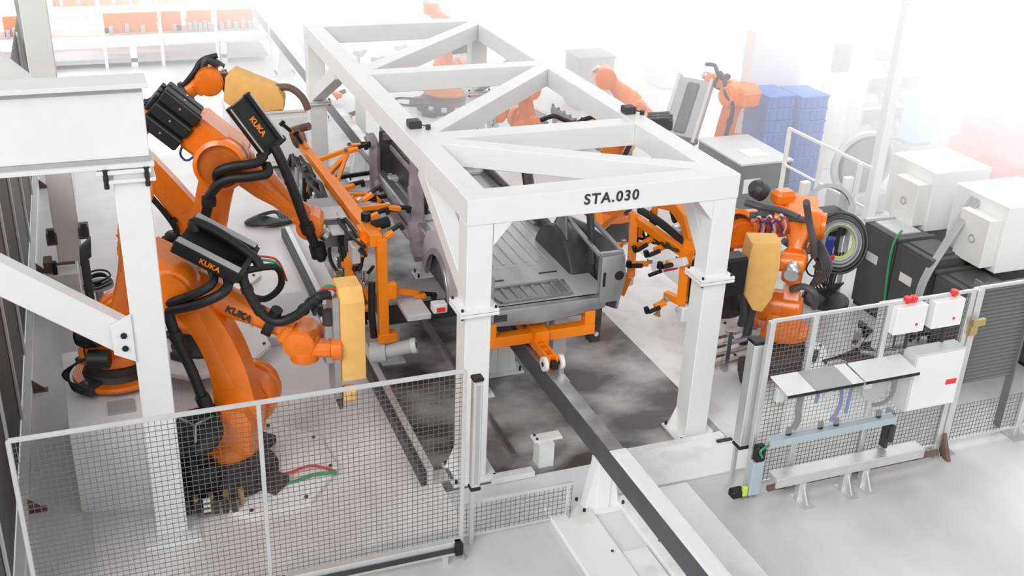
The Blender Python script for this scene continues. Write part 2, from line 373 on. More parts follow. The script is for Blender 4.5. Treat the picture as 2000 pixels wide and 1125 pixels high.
# ================================================================== car body
car = thing('car_shell', (4.67, 12.6, 1.3), 'bare grey steel car underbody with pillars and wheel arches held inside the gantry', 'car body')
L0, L1, YR, YF, FZ = 3.78, 5.56, 10.38, 15.2, 1.46
m = MB(); m.lim(L0+0.1, L1-0.12, 11.4, YF, FZ-0.06, FZ, 0.01)
m.lim(L0+0.1, L1-0.12, YR+0.02, 11.4, FZ-0.02, FZ, 0.004)
for i in range(9):
    x = 4.05+i*0.15; m.lim(x-0.018, x+0.018, 11.5, 13.1, FZ, FZ+0.012, 0.005)
for i in range(6):
    x = 4.15+i*0.2; m.lim(x-0.03, x+0.03, 13.35, 14.7, FZ, FZ+0.02, 0.006)
m.lim(L0+0.12, L1-0.14, 13.15, 13.3, FZ, FZ+0.05, 0.02)
m.lim(L0+0.12, L1-0.14, 14.75, 14.9, FZ, FZ+0.08, 0.02)
m.build('floor_pan', 'carlight', car)
m = MB(); wy0, wy1, wx0, wx1 = 10.5, 10.88, 4.1, 4.98        # spare wheel well: raised rim and recessed ribs
m.mi = 0
m.bar((wx0, wy0, FZ+.01), (wx1, wy0, FZ+.01), 0.05, 0.03, bev=0.008); m.bar((wx0, wy1, FZ+.01), (wx1, wy1, FZ+.01), 0.05, 0.03, bev=0.008)
m.bar((wx0, wy0, FZ+.01), (wx0-0.06, wy1, FZ+.01), 0.05, 0.03, bev=0.008); m.bar((wx1, wy0, FZ+.01), (wx1+0.04, wy1, FZ+.01), 0.05, 0.03, bev=0.008)
m.mi = 1; m.lim(wx0, wx1, wy0, wy1, FZ, FZ+0.004)
m.mi = 0
for i in range(6): m.bar((wx0+0.12+i*0.13, wy0+0.05, FZ+0.006), (wx0+0.12+i*0.13, wy1-0.04, FZ+0.012), 0.05, 0.02, bev=0.008)
m.build('luggage_well', ['car', 'car'], car)
m = MB(); m.mi = 0
for x, y in ((4.22, 11.08), (4.95, 11.15)): m.lim(x-0.12, x+0.12, y-0.015, y+0.015, FZ, FZ+0.006)
m.build('floor_slot', 'cardark', car)
m = MB(); m.prism([(L0+.02, FZ-0.2), (L0+.02, FZ-.03), (L0+.14, FZ), (L1-.3, FZ), (L1-.2, FZ-.02), (L1-.2, FZ-.14), (5.1, FZ-0.2), (4.5, FZ-0.23)], (0, YR, 0), X, Z, Y, 0.12, 0.012)
m.mi = 1; m.lim(L0+.16, L0+.32, YR-0.07, YR-0.055, FZ-0.14, FZ-0.06); m.build('rear_crossmember', ['car', 'cardark'], car)
for x in (L0+0.1, L1-0.16):
    m = MB(); m.lim(x-0.07, x+0.07, 12.6, 15.6, FZ-0.16, FZ+0.06, 0.02); m.build('side_sill', 'car', car)
    m = MB(); m.lim(x-0.05+(0.2 if x < 4.5 else -0.2), x+0.05+(0.2 if x < 4.5 else -0.2), 10.5, 15.8, FZ-0.17, FZ-0.02, 0.01); m.build('chassis_rail', 'car', car)
def arc(cy, cz, r, a0, a1, n): return [(cy+r*cos(radians(a0+(a1-a0)*i/n)), cz+r*sin(radians(a0+(a1-a0)*i/n))) for i in range(n+1)]
# outer side panels, outline in (y, z)
out = [(10.75, 1.12), (10.42, 1.22), (10.36, 1.5), (10.4, 1.98), (10.75, 2.0), (11.3, 1.97), (11.9, 1.86), (12.3, 1.7), (12.45, 1.5), (12.55, 1.25), (12.5, 1.14)] + arc(11.83, 1.12, 0.44, 8, 172, 16)
MB().prism([(a, b) for a, b in out], (L0-0.02, 0, 0), Y, Z, X, 0.04, 0.01).build('quarter_panel', 'carpale', car)  # left panel gets a paler pinkish steel, its reflection put into the colour
MB().prism(arc(11.83, 1.12, 0.49, 0, 180, 18)+arc(11.83, 1.12, 0.42, 180, 0, 18), (L0-0.045, 0, 0), Y, Z, X, 0.05, 0.01).build('arch_lip', 'car', car)
MB().prism([(a, b) for a, b in out], (L1+0.0, 0, 0), Y, Z, X, 0.04, 0.01).build('quarter_panel', 'car', car)
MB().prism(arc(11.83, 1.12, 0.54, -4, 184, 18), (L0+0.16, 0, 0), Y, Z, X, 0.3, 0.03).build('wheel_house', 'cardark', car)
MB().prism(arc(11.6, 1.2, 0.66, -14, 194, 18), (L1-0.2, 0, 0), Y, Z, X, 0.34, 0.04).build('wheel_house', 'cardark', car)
m = MB(); m.prism([(0, 0), (0, 0.6), (0.3, 0.6), (0.34, 0.3), (0.28, 0)], (L1-0.3, YR-0.02, 1.38), X, Z, Y, 0.1, 0.02)
m.mi = 1; m.cyl((L1-0.06, YR-0.075, 1.72), (L1-0.06, YR-0.02, 1.72), 0.06, n=14); m.lim(L1-0.27, L1-0.24, YR-0.08, YR-0.06, 1.6, 1.78)
m.build('lamp_corner', ['car', 'black'], car)
m = MB(); m.prism([(0, 0), (0, 0.45), (0.16, 0.45), (0.16, 0)], (L0, YR-0.02, 1.42), X, Z, Y, 0.1, 0.015); m.build('lamp_corner', 'car', car)
m = MB(); m.bar((L1-0.3, YR, 1.98), (L1-0.22, 11.9, 2.05), 0.05, 0.05, bev=0.01); m.bar((L1-0.02, YR, 1.99), (L1-0.1, 11.6, 2.2), 0.06, 0.05, bev=0.01)
m.bar((L1-0.3, YR, 1.99), (L1+0.0, YR, 1.99), 0.07, 0.04, bev=0.01)
m.prism([(0, 0), (0.45, 0.0), (0.1, 0.38)], (L1-0.3, 11.3, 1.8), Y, Z, X, 0.04, 0.01)
m.build('shoulder_frame', 'car', car)
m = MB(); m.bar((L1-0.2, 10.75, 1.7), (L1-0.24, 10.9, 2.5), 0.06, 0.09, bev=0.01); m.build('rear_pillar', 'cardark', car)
m = MB(); pl_ = [(L0+0.0, 12.55, 1.2), (L0+0.02, 12.85, 1.28), (L0+0.04, 13.05, 1.5), (L0+0.07, 13.2, 1.95), (L0+0.12, 13.3, 2.42)]
for a, b, w_ in zip(pl_, pl_[1:], (.26, .24, .2, .17)): m.bar(Vector(a)-(Vector(b)-Vector(a))*.05, Vector(b)+(Vector(b)-Vector(a))*.05, .12, w_, up=(1, 0, 0), bev=.02)
m.build('door_pillar', 'carpillar', car)
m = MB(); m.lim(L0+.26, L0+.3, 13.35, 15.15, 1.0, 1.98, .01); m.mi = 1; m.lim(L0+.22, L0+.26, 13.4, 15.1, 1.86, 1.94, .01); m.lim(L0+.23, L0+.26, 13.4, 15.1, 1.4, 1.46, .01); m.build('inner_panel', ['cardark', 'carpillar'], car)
m = MB(); m.lim(L0+.3, L0+.75, 12.35, 12.75, 1.7, 2.05, .04); m.mi = 1; m.box((L0+.2, 12.6, 1.95), (.16, .1, .1), .02); m.build('seat_bracket', ['palegrey', 'amber'], car)
m = MB(); m.tube([(L0-0.0, 15.1, 1.05), (L0+0.02, 15.2, 1.7), (L0+0.04, 15.3, 1.85), (L0, 15.45, 1.98)], 0.09, n=10); m.tube([(L0+0.0, 15.0, 1.4), (L0+0.0, 14.7, 1.28), (L0, 13.3, 1.25), (L0, 12.95, 1.35)], 0.06, n=10); m.build('front_pillar', 'carpillar', car)
m = MB(); m.tube([(L1-0.1, 12.25, 1.5), (L1-0.1, 12.9, 1.62), (L1-0.1, 13.2, 2.0), (L1-0.14, 13.3, 2.5)], 0.08, n=10)
m.tube([(L1-0.1, 12.25, 1.5), (L1-0.1, 13.5, 1.5), (L1-0.12, 15.2, 1.55)], 0.07, n=8); m.build('door_pillar', 'cardark', car)
m = MB(); m.lim(L0+0.1, L1-0.12, YF, YF+0.08, 1.0, 2.12, 0.02); m.mi = 1; m.lim(L0+0.14, L1-0.16, YF-0.03, YF, 1.98, 2.1, 0.01)
m.lim(L0+0.7, L0+0.95, YF-0.3, YF, FZ, FZ+0.3, 0.05); m.build('firewall', ['cardark', 'car'], car)
for a_, b_ in ((L0+.18, L0+.3), (L1-.36, L1-.24)): MB().lim(a_, b_, YF+.08, 17.0, 1.25, 1.4, 0.02).build('front_rail', 'car', car)

# ================================================================== fences
def wire_panel(m, o, ax, ay, w, h, step=0.05, r=0.0022):
    o = Vector(o); n = int(w/step); k = int(h/step); az = ax.cross(ay)
    for i in range(n+1):
        p = o+ax*(i*w/n); m.obox(p+ay*(h/2), ax, ay, az, 2*r, h, 2*r)
    for j in range(k+1):
        p = o+ay*(j*h/k)+az*(2*r); m.obox(p+ax*(w/2), ax, ay, az, w, 2*r, 2*r)
def fence(label, p0, p1, h, posts, z0=0.12, top=True, group='safety fence sections', pw=0.04, step=0.05, r=0.0022, mh=None):
    p0 = Vector((p0[0], p0[1], 0)); p1 = Vector((p1[0], p1[1], 0)); d = (p1-p0); w = d.length; ax = d.normalized()
    t = thing('safety_fence', (p0+p1)/2, label, 'fence', group)
    m = MB(); wire_panel(m, p0+Z*z0, ax, Z, w, (mh or h)-z0-0.02, step, r); m.build('mesh_panel', 'wire', t)
    m = MB(); m.bar(p0+Z*h, p1+Z*h, 0.035, 0.035, bev=0.004); m.build('top_rail', 'alu', t)
    m = MB(); m.bar(p0+Z*z0, p1+Z*z0, 0.03, 0.03, bev=0.004); m.build('bottom_rail', 'alu', t)
    for s in posts:
        c = p0+ax*s
        m = MB(); m.box(c+Z*(h/2), (pw, pw, h), 0.005); m.mi = 1; m.box(c+Z*0.01, (pw*2.4, pw*3, 0.02)); m.prism([(0, 0), (0.09, 0), (0, 0.16)], c-Y*0.02+Z*0.02, -Y, Z, X, 0.008)
        m.build('post', ['alu', 'grey'], t)
    return t
fence('near left wire mesh safety fence with aluminium posts and pale top rail', (-0.98, 8.08), (2.83, 8.08), 2.1, (0.0, 1.95, 3.8))
m = MB(); m.lim(1.05, 2.8, 7.98, 8.06, 0.1, 0.26, 0.006); m.mi = 1; m.lim(1.05, 2.8, 7.96, 7.98, 0.15, 0.2); m.mi = 2; m.box((1.06, 7.98, 0.19), (0.08, 0.1, 0.14), 0.01); m.box((2.76, 7.98, 0.19), (0.08, 0.1, 0.14), 0.01)
m.mi = 0; m.lim(1.2, 1.26, 7.98, 8.04, 0, 0.1); m.lim(2.6, 2.66, 7.98, 8.04, 0, 0.1)
tag(m.build('guard_rail', ['alu', 'char', 'black']), 'low silver guard rail along the foot of the near left fence', 'guard rail')
fence('low wire mesh gate strip between the near fence and the rail support', (2.9, 8.3), (4.1, 8.3), 0.44, (1.15,), z0=0.04)
fence('near right wire mesh fence behind the transparent panels and white shelf tops', (6.1, 8.09), (8.72, 8.09), 2.12, (0.0, 0.52, 1.45, 2.56), pw=0.065)
t = fence('far right wire mesh fence bay with dark louvred gate at the picture edge', (8.78, 8.12), (10.3, 8.12), 2.12, (0.0, 1.12), mh=.62, pw=.09)
m = MB(); m.mi = 0
for i in range(26): m.obox((9.42, 8.35, 0.75+i*0.05), X, Vector((0, 0.8, 0.6)), Vector((0, -0.6, 0.8)), 0.85, 0.05, 0.012)
m.lim(8.98, 9.0, 8.3, 8.4, 0.0, 2.08); m.lim(9.84, 9.86, 8.3, 8.4, 0.0, 2.08)
tag(m.build('louvre_screen', 'louvre'), 'dark grey louvred screen standing behind the far right fence bay', 'screen')
def curtain(label, x, y, zb, zt, r=0.045):
    t = thing('light_curtain', (x, y, 0), label, 'light curtain', 'light curtain columns')
    m = MB(); m.lim(x-r, x+r, y-r, y+r, zb+.04, zt-.04, 0.008); m.mi = 1; m.lim(x-0.02, x+0.02, y-r-0.003, y-r, zb+.08, zt-.08); m.build('housing', ['alu', 'grey'], t)
    for a in ((zb, zb+.04), (zt-.04, zt)): MB().lim(x-r-0.008, x+r+0.008, y-r-0.008, y+r+0.008, a[0], a[1], 0.01).build('end_cap', 'black', t)
    MB().lim(x-0.02, x+0.02, y+r, y+r+0.04, 0, zt-0.1).build('mounting_post', 'alu', t)
curtain('slim silver light curtain column beside the left front gantry column', 2.97, 8.15, 0.72, 1.98)
curtain('slim silver light curtain column at the left end of the right fence', 6.05, 8.22, 0.55, 1.86, 0.07)

# dark fence on the far left side
t = thing('side_fence', (-1.25, 13, 0), 'tall dark side fence at the left picture edge with thin pale posts', 'fence')
m = MB(); m.lim(-1.29, -1.26, 8.1, 24, 0.1, 2.3); m.build('fence_sheet', 'fencedark', t)
m = MB(); m.lim(-1.25, -1.15, 8.1, 24, 0.0, 0.1, 0.01); m.build('base_rail', 'white', t)
for y in (8.6, 10.2, 11.8, 13.4, 15.2, 17.2, 19.4, 22):
    m = MB(); m.lim(-1.255, -1.225, y-0.03, y+0.03, 0.1, 2.35, 0.004); m.build('post', 'cream', t)
for y in (10.1, 12.6, 16.2, 20.0):
    m = MB(); m.prism([(0, 0), (0.16, 0), (0, 0.16)], (-1.15, y, 0.0), X, Z, Y, 0.02); m.lim(-1.15, -0.98, y-0.05, y+0.05, 0, 0.012); m.build('foot_bracket', 'brown', t)

# ================================================================== foreground gantry on the left
g2 = thing('neighbouring_gantry', (-1.2, GY, 0), 'tall white gantry at the left with a deep header, thick column and diagonal brace', 'gantry')
m = MB(); m.lim(-3.6, 0.36, 9.26, 9.5, 3.96, 4.52, 0.006); m.mi = 1; m.lim(-3.6, 0.355, 9.25, 9.5, 3.92, 3.96); m.lim(-3.6, 0.355, 9.25, 9.5, 4.52, 4.56); m.build('header', ['white', 'grey'], g2)  # grey strips next to both flanges paint in the recess shadow
m = MB(); m.lim(-3.6, 0.4, 9.2, 9.56, 4.56, 4.6, 0.004); m.lim(-3.6, 0.39, 9.2, 9.56, 3.885, 3.92, 0.004); m.build('header_flange', 'cream', g2)
for x in (0.19, -3.45):
    m = MB(); m.lim(x-0.145, x+0.145, 9.235, 9.525, 0.03, 3.78, 0.008); m.lim(x-0.26, x+0.26, 9.1, 9.6, 0, 0.03, 0.004); m.build('column', 'white', g2)
    m = MB(); m.lim(x-0.27, x+0.17, 9.19, 9.57, 3.84, 3.875, 0.004); m.lim(x-0.22, x+0.2, 9.19, 9.57, 3.76, 3.79, 0.004)
    m.mi = 1
    for a in (-0.2, 0.13):
        m.cyl((x+a, 9.2, 3.72), (x+a, 9.2, 3.89), 0.022, n=8); m.cyl((x+a, 9.5, 3.72), (x+a, 9.5, 3.89), 0.022, n=8)
    m.mi = 0; m.lim(x-0.14, x+0.14, 9.24, 9.52, 3.78, 3.86)
    m.build('splice_plate', ['white', 'black'], g2)
m = MB(); m.bar((0.06, 9.36, 2.18), (-2.1, 9.36, 3.88), 0.2, 0.28, bev=0.006); m.build('diagonal_brace', 'white', g2)
m = MB(); m.prism([(-0.02, 0.28), (-0.2, 0.18), (-0.2, -0.1), (-0.02, -0.2)], (0.07, 9.225, 2.24), X, Z, Y, 0.02); m.mi = 1
for dz in (0.1, -0.03): m.cyl((-0.03, 9.2, 2.22+dz), (-0.03, 9.24, 2.22+dz), 0.028, n=12)
m.build('gusset_plate', ['white', 'black'], g2)
# members of its rear frame
m = MB(); m.bar(aty(-70, 75, 12.5), aty(80, 190, 12.5), 0.2, 0.22, bev=0.005); m.build('rear_brace', 'cream', g2)
m = MB(); m.lim(-3.6, 0.3, 12.38, 12.62, 3.2, 3.5, .005); m.build('rear_beam', 'cream', g2)
for x in (-3.45,): MB().lim(x-.12, x+.12, 12.38, 12.62, 0, 3.2, .005).build('rear_column', 'cream', g2)
bc = thing('building_column', (-0.62, 15.55, 0), 'square white building column rising out of view behind the left gantry header', 'column')
m = MB(); m.lim(-0.79, -0.46, 15.4, 15.7, 0, 9.5, 0.008); m.build('shaft', 'cream', bc)
for x, z in ((-0.83, 0.75), (-0.4, 0.8)):
    m = MB(); m.lim(x-0.07, x+0.07, 15.36, 15.6, z, z+0.18, 0.01); m.mi = 1; m.lim(x-0.03, x+0.05, 15.3, 15.36, z+0.06, z+0.26, 0.01); m.build('bracket', ['brown', 'char'], bc)
m = MB(); m.bar((-1.0, 22, 0), (-1.25, 22, 6.2), 0.1, 0.16); tag(m.build('steel_post', 'grey'), 'thin grey steel post at the far upper left corner', 'post')
m = MB(); m.lim(-0.93, -0.52, 14.6, 15.05, 0, 0.62, 0.01); m.mi = 1; m.lim(-0.95, -0.84, 14.7, 14.95, 0.62, 0.78, 0.01); m.lim(-0.84, -0.55, 14.8, 14.84, 0.68, 0.71); m.mi = 2; m.lim(-0.84, -0.78, 14.62, 14.7, 0.62, 0.8)
tag(m.build('pump_box', ['cream', 'brown', 'black']), 'pale box with brown fittings on top at the foot of the building column', 'box')
m = MB()
for k, (r_, dz) in enumerate(((0.17, 0), (0.145, 0.03), (0.12, 0.06), (0.16, 0.09))):
    m.tube([(-0.27+r_*cos(a*pi/4), 13.7+r_*sin(a*pi/4), 0.85+dz+0.02*sin(a)) for a in range(8)], 0.013, n=6, closed=True)
m.mi = 1; m.cyl((-0.27, 13.7, 0), (-0.27, 13.7, 0.83), 0.05); m.cyl((-0.27, 13.7, 0.8), (-0.27, 13.7, 0.83), 0.19, n=20)
tag(m.build('cable_stand', ['rubber', 'grey']), 'coil of black cable lying on a stand behind the left diagonal brace', 'cable coil')

# ================================================================== robots
def robot(label, B, th, S, E, Wr, plate=None, ped=0.0, bend=0.10, la=0.2, tool=True, boxes=None, mark=None, hose=True, reach=0.2, paint='orange', side=1, fore=0.15, flip=False, armw=0.19, rearm=True, sh=1.0, es=1.0, ws=1.0, pw=1.0, rl=1.0):
    """S, E, Wr = (r, z) of shoulder, elbow, wrist in the vertical plane through the base with heading th degrees"""
    u = Vector((cos(radians(th)), sin(radians(th)), 0)); n = Vector((-u.y, u.x, 0)) * side
    B = Vector(B); z0 = B.z
    P = lambda r, z, o=0.0: Vector((B.x, B.y, 0)) + u*r + Z*z + n*o
    root = thing('industrial_robot', B, label, 'robot', 'orange industrial robots')
    Sp, Ep, Wp = P(*S), P(*E), P(*Wr)
    hs = S[1]-z0
    # pedestal
    m = MB(); k = hs/0.95
    m.lathe([(0.40*pw, 0.0), (0.40*pw, 0.05), (0.37*pw, 0.08), (0.33*pw, 0.2*k), (0.33*pw, 0.34*k), (0.36, 0.4*k)], B, Z, 20)
    for a in range(4):
        d = Vector((cos(a*pi/2+pi/4), sin(a*pi/2+pi/4), 0)); m.bar(B+d*0.2+Z*0.06, B+d*0.52*pw+Z*0.06, 0.2*pw, 0.11, bev=0.012)
    m.mi = 1
    for a in range(4):
        d = Vector((cos(a*pi/2+pi/4), sin(a*pi/2+pi/4), 0)); m.cyl(B+d*0.46+Z*0.1, B+d*0.46+Z*0.15, 0.025, n=8)
    m.build('pedestal', ['iron', 'steel'], root)
    # turntable
    t0 = z0+0.4*k
    m = MB(); m.lathe([(0.37, 0), (0.38, 0.03), (0.38, 0.1*k), (0.33, 0.15*k)], (B.x, B.y, t0), Z, 28)
    hh = (S[1]-t0)
    m.prism([(-0.3, 0.08), (0.36, 0.08), (S[0]+0.2, hh), (S[0]+0.12, hh+0.14), (S[0]-0.12, hh+0.12), (S[0]-0.3, hh*0.55), (-0.3, 0.2)], (B.x, B.y, t0), u, Z, n, 0.44*sh, 0.04)
    m.cyl(Sp-n*0.4*sh, Sp-n*0.1, 0.2*sh, n=32); m.lathe([(0.17*sh, -0.07*sh), (0.215*sh, -0.02), (0.235*sh, 0.03), (0.235*sh, 0.1), (0.215*sh, 0.13)], Sp-n*0.34*sh, n, 32)
    m.build('turntable', paint, root)
    m = MB(); m.cyl(Sp-n*(0.4*sh+.2), Sp-n*0.4*sh, 0.1, n=18); m.box(Sp-n*(0.4*sh+.1), (0.15, 0.15, 0.15), 0.02); m.build('shoulder_motor', 'black', root)
    m = MB(); m.cyl(P(-0.22, t0+0.08, 0.12), P(-0.22, t0+0.42*k, 0.12), 0.1, n=18); m.lathe([(0.11, 0), (0.11, 0.05), (0.06, 0.09)], P(-0.22, t0+0.42*k, 0.12), Z, 18); m.build('base_motor', 'black', root)
    # lower arm (banana link)
    d = (Ep-Sp); L = d.length; dv = d.normalized(); nrm = n.cross(dv)
    if nrm.dot(u) < 0: nrm = -nrm
    if flip: nrm = -nrm
    rs, re = 0.25, 0.2
    A = []; Bk = []
    N = 14
    for i in range(N+1):
        f = i/N; w = (la*0.95)*(1-f)+(la*0.78)*f - 0.035*sin(pi*f); o = bend*sin(pi*f)
        A.append((o+w, f*L)); Bk.append((o-w, f*L))
    def cap(c, r, a0, a1, n_=8): return [(r*cos(a0+(a1-a0)*i/n_), c+r*sin(a0+(a1-a0)*i/n_)) for i in range(n_+1)]
    outl = A + cap(L, la*0.86, 0.15, pi-0.15)[0:] + Bk[::-1] + cap(0, la*1.1, pi+0.1, 2*pi-0.1)
    m = MB(); m.prism(outl, Sp+n*0.05, nrm, dv, n, armw, 0.035)
    m.cyl(Sp-n*0.17, Sp+n*0.17, la*0.98, n=28); m.cyl(Ep-n*0.18, Ep+n*0.16, la*0.86, n=28)
    arm = m.build('lower_arm', paint, root)
    m = MB(); m.prism([(a*0.45+bend*sin(pi*b/L)*0.6, b) for a, b in [(0.2, L*0.2), (0.17, L*0.8), (-0.17, L*0.8), (-0.2, L*0.2)]], Sp+n*(0.05+armw/2), nrm, dv, n, 0.012, 0.003); m.build('arm_recess', paint, arm)
    # elbow block and motors
    f = (Wp-Ep); FL = f.length; fv = f.normalized(); fn = n.cross(fv)
    if fn.z < 0: fn = -fn
    m = MB()
    eo = n*0.0
    m.lathe([(0.14*es, -0.30), (0.2*es, -0.27), (0.235*es, -0.2), (0.235*es, -0.08), (0.2*es, -0.04)], Ep, -n, 30); m.cyl(Ep-n*0.02, Ep-n*0.32, 0.2*es, n=28)
    m.obox(Ep + fn*0.05*es - fv*0.12*es*rl, fv, n, fn, 0.52*es*rl, 0.42*es, 0.32*es, 0.05)
    m.build('elbow_block', paint, root)
    m = MB(); m.cyl(Ep+n*0.2, Ep+n*0.335, 0.175*es, n=30); m.build('elbow_cover', paint, root)
    if rearm:
        for q in (-1, 0, 1):
            m = MB(); c = Ep - fv*(0.38*rl+0.17)*es + fn*0.05*es + n*(0.15*q*es)
            m.obox(c, fv, n, fn, 0.36*es, 0.125*es, 0.26*es, 0.02); m.mi = 1
            m.cyl(c+fn*0.13*es, c+fn*0.137*es, 0.015, n=8); m.mi = 0; m.obox(c-fv*0.2*es, fv, n, fn, 0.05, 0.1*es, 0.16*es, 0.01)
            m.build('wrist_motor', ['black', 'steel'], root)
    # forearm
    m = MB(); st = 0.12
    m.lathe([(fore*1.15, st-0.02), (fore*1.15, st+0.12), (fore, st+0.16), (fore*0.93, FL*0.45), (fore*0.72, FL*0.62), (fore*0.66, FL-0.24), (fore*0.72, FL-0.2), (fore*0.72, FL-0.13)], Ep+fn*0.03, fv, 24)
    fa = m.build('forearm', paint, root)
    # wrist
    m = MB(); m.cyl(Wp-n*0.12*ws, Wp+n*0.12*ws, 0.13*ws, n=26); m.lathe([(0.11*ws, 0), (0.13*ws, 0.02), (0.13*ws, 0.06), (0.1*ws, 0.09)], Wp-n*0.17*ws, n, 24); m.lathe([(0.13*ws, 0), (0.115*ws, 0.03), (0.06*ws, 0.05)], Wp+n*0.11*ws, n, 24)
    m.obox(Wp-fv*0.12, fv, n, fn, 0.22, 0.22*ws, 0.14*ws, 0.03); m.build('wrist', paint, root)
    m = MB(); m.lathe([(0.1, 0), (0.1, 0.1), (0.075, 0.12), (0.09, 0.14), (0.09, 0.2)], Wp+fv*0.06, fv, 22); m.build('tool_flange', 'steel', root)
    # hoses
    if hose:
        hr = 0.042
        m = MB(); o = side*0 + 0.22
        m.tube([P(-0.25, t0+0.15, o), P(-0.35, t0+0.45*k, o+.05), Sp+n*o-nrm*0.24+dv*0.15, Sp+dv*L*0.35+n*o-nrm*(0.2-bend*0.6), Sp+dv*L*0.75+n*o-nrm*(0.2-bend*0.5), Ep+n*(o+.06)-nrm*0.16-dv*0.05, Ep+n*(o+.1)+fn*0.05, Ep+n*o+fn*0.22+fv*0.22, Ep+n*0.14+fn*0.26+fv*0.45], hr, n=12)
        for q in (0.2, 0.6):
            c = Sp+dv*L*q+n*(o)-nrm*(0.2-bend*0.6); m.cyl(c-dv*0.035, c+dv*0.035, 0.06, n=14)
        m.build('dress_hose', 'rubber', root)
        m = MB(); o = 0.1
        m.tube([Ep+n*0.12+fn*0.26+fv*0.3, Ep+n*0.1+fn*0.25+fv*FL*0.4, Ep+n*0.06+fn*0.19+fv*FL*0.6, Ep+n*0.03+fn*0.13+fv*FL*0.75, Ep+n*0.06+fn*0.2+fv*(FL-0.1), Wp+fn*0.26+fv*0.08, Wp+fn*0.2+fv*0.3], 0.038, n=12)
        for q in (0.42, 0.62, 0.76): 
            c = Ep+fn*(0.03)+fv*FL*q; m.lathe([(fore*0.98, -0.025), (fore*0.98, 0.025)], c, fv, 20) if q == 0.76 else m.cyl(Ep+n*0.09+fn*(0.24 if q < .5 else 0.18)+fv*(FL*q-0.03), Ep+n*0.09+fn*(0.24 if q < .5 else 0.18)+fv*(FL*q+0.03), 0.055, n=14)
        m.build('wrist_hose', 'rubber', root)
    if plate:
        m = MB(); R_, sq, rz = plate[:3]; po = plate[3] if len(plate) > 3 else 0
        pts = [(R_*cos(a*pi/4+pi/8)*sq, R_*sin(a*pi/4+pi/8)) for a in range(8)]
        m.prism(pts, (B.x+po, B.y, z0-0.02), Vector((cos(rz), sin(rz), 0)), Vector((-sin(rz), cos(rz), 0)), Z, 0.06, 0.006); m.mi = 1
        for a in range(8):
            q = Vector((cos(rz), sin(rz), 0))*pts[a][0]*0.9+Vector((-sin(rz), cos(rz), 0))*pts[a][1]*0.9
            m.cyl((B.x+q.x+po, B.y+q.y, z0), (B.x+q.x+po, B.y+q.y, z0+0.03), 0.02, n=8)
        m.build('base_plate', ['plate', 'iron'], root)
    return dict(root=root, P=P, S=Sp, E=Ep, W=Wp, fv=fv, fn=fn, n=n, u=u, dv=dv, L=L, FL=FL, nrm=nrm, forearm=fa)
def rz(B, th, px, py):
    """(r, z) of the photographed joint in the robot's arm plane"""
    u = Vector((cos(radians(th)), sin(radians(th)), 0)); nn = Vector((-u.y, u.x, 0)); d = ray(px, py); b = Vector((B[0], B[1], 0))
    k = (b-CAM).dot(nn)/d.dot(nn); p = CAM+d*k
    return ((p-b).dot(u), p.z)

def RP(R, px, py, off=0.0):
    """point at distance off from the arm plane, on the near side"""
    nn = R['n'] if R['n'].dot(CAM-R['E']) > 0 else -R['n']; d = ray(px, py); b = R['E']+nn*off
    return CAM + d*((b-CAM).dot(nn)/d.dot(nn))
# R1: nearest robot, left
B1 = (0.85, 10.12, 0.05); t1 = -24
R1 = robot('nearest orange robot with reaching arm and black cable tray, left foreground behind the mesh', B1, t1, rz(B1, t1, 470, 795), rz(B1, t1, 350, 548), rz(B1, t1, 590, 662), plate=(0.9, 0.93, 0.1, 0.34), bend=0.15, la=0.25, armw=0.26, side=-1, fore=0.16, hose=False, pw=1.35, ws=1.25, es=1.15, sh=1.4, rearm=False)
def tray(R, p, q, w, label=None, side=(0, 0, 1), mark=True, open_=True):
    p = Vector(p); q = Vector(q); ax = (q-p).normalized(); up = Vector(side); sx = ax.cross(up).normalized(); up = sx.cross(ax)
    L = (q-p).length; c = (p+q)/2
    m = MB(); m.obox(c-up*0.05, ax, sx, up, L, w, 0.02)
    for s in (-1, 1): m.obox(c+sx*(s*w/2), ax, sx, up, L, 0.1, 0.15, 0.012)
    m.obox(q-up*0.0, ax, sx, up, 0.06, w+0.06, 0.12, 0.01)
    m.mi = 1; 
    for s in (-1, 1): m.obox(c+sx*(s*w/2)+up*0.077, ax, sx, up, L*0.96, 0.085, 0.006)
    o = m.build('cable_tray', ['black', 'grey'], R['root'])
    if mark:
        s = 1 if sx.dot(CAM-c) > 0 else -1
        fx = ax if (ax.cross(up)).dot(sx*s) > 0 else -ax
        text('KUKA', 'tray_lettering', 0.08, c+sx*(s*(w/2+0.052))+ax*L*0.08, fx, up, 'amber', o, 0.002, 0, 0.002)
    return sx, up, ax, L
def ringed(m, pts, r, every=0.06):
    m.tube(pts, r, n=12, sub=8)
n1 = -R1['n'] if R1['n'].y > 0 else R1['n']   # towards the camera
e = R1['E']; fv = R1['fv']; fn = R1['fn']; FL = R1['FL']
q0 = RP(R1, 358, 452, 0.0); q1 = RP(R1, 482, 516, 0.0)
sx, up, ax, L = tray(R1, q0, q1, 0.5, side=fn+n1*0.12)
m = MB()
m.tube([q0+ax*0.1+up*0.05-sx*0.02, q0+ax*0.05+up*0.13+n1*-0.05, q0+ax*0.3+up*0.12-n1*0.1, q1+up*0.06-n1*0.1, q1+ax*0.12+up*0.0-n1*0.08], 0.05, n=12)
m.tube([q1+n1*0.1, RP(R1, 475, 545, .12), RP(R1, 490, 580, .14), RP(R1, 510, 610, .14), RP(R1, 540, 628, .14), RP(R1, 575, 618, .14), RP(R1, 600, 598, .14), RP(R1, 622, 580, .12), RP(R1, 640, 575, .05)], 0.05, n=12)
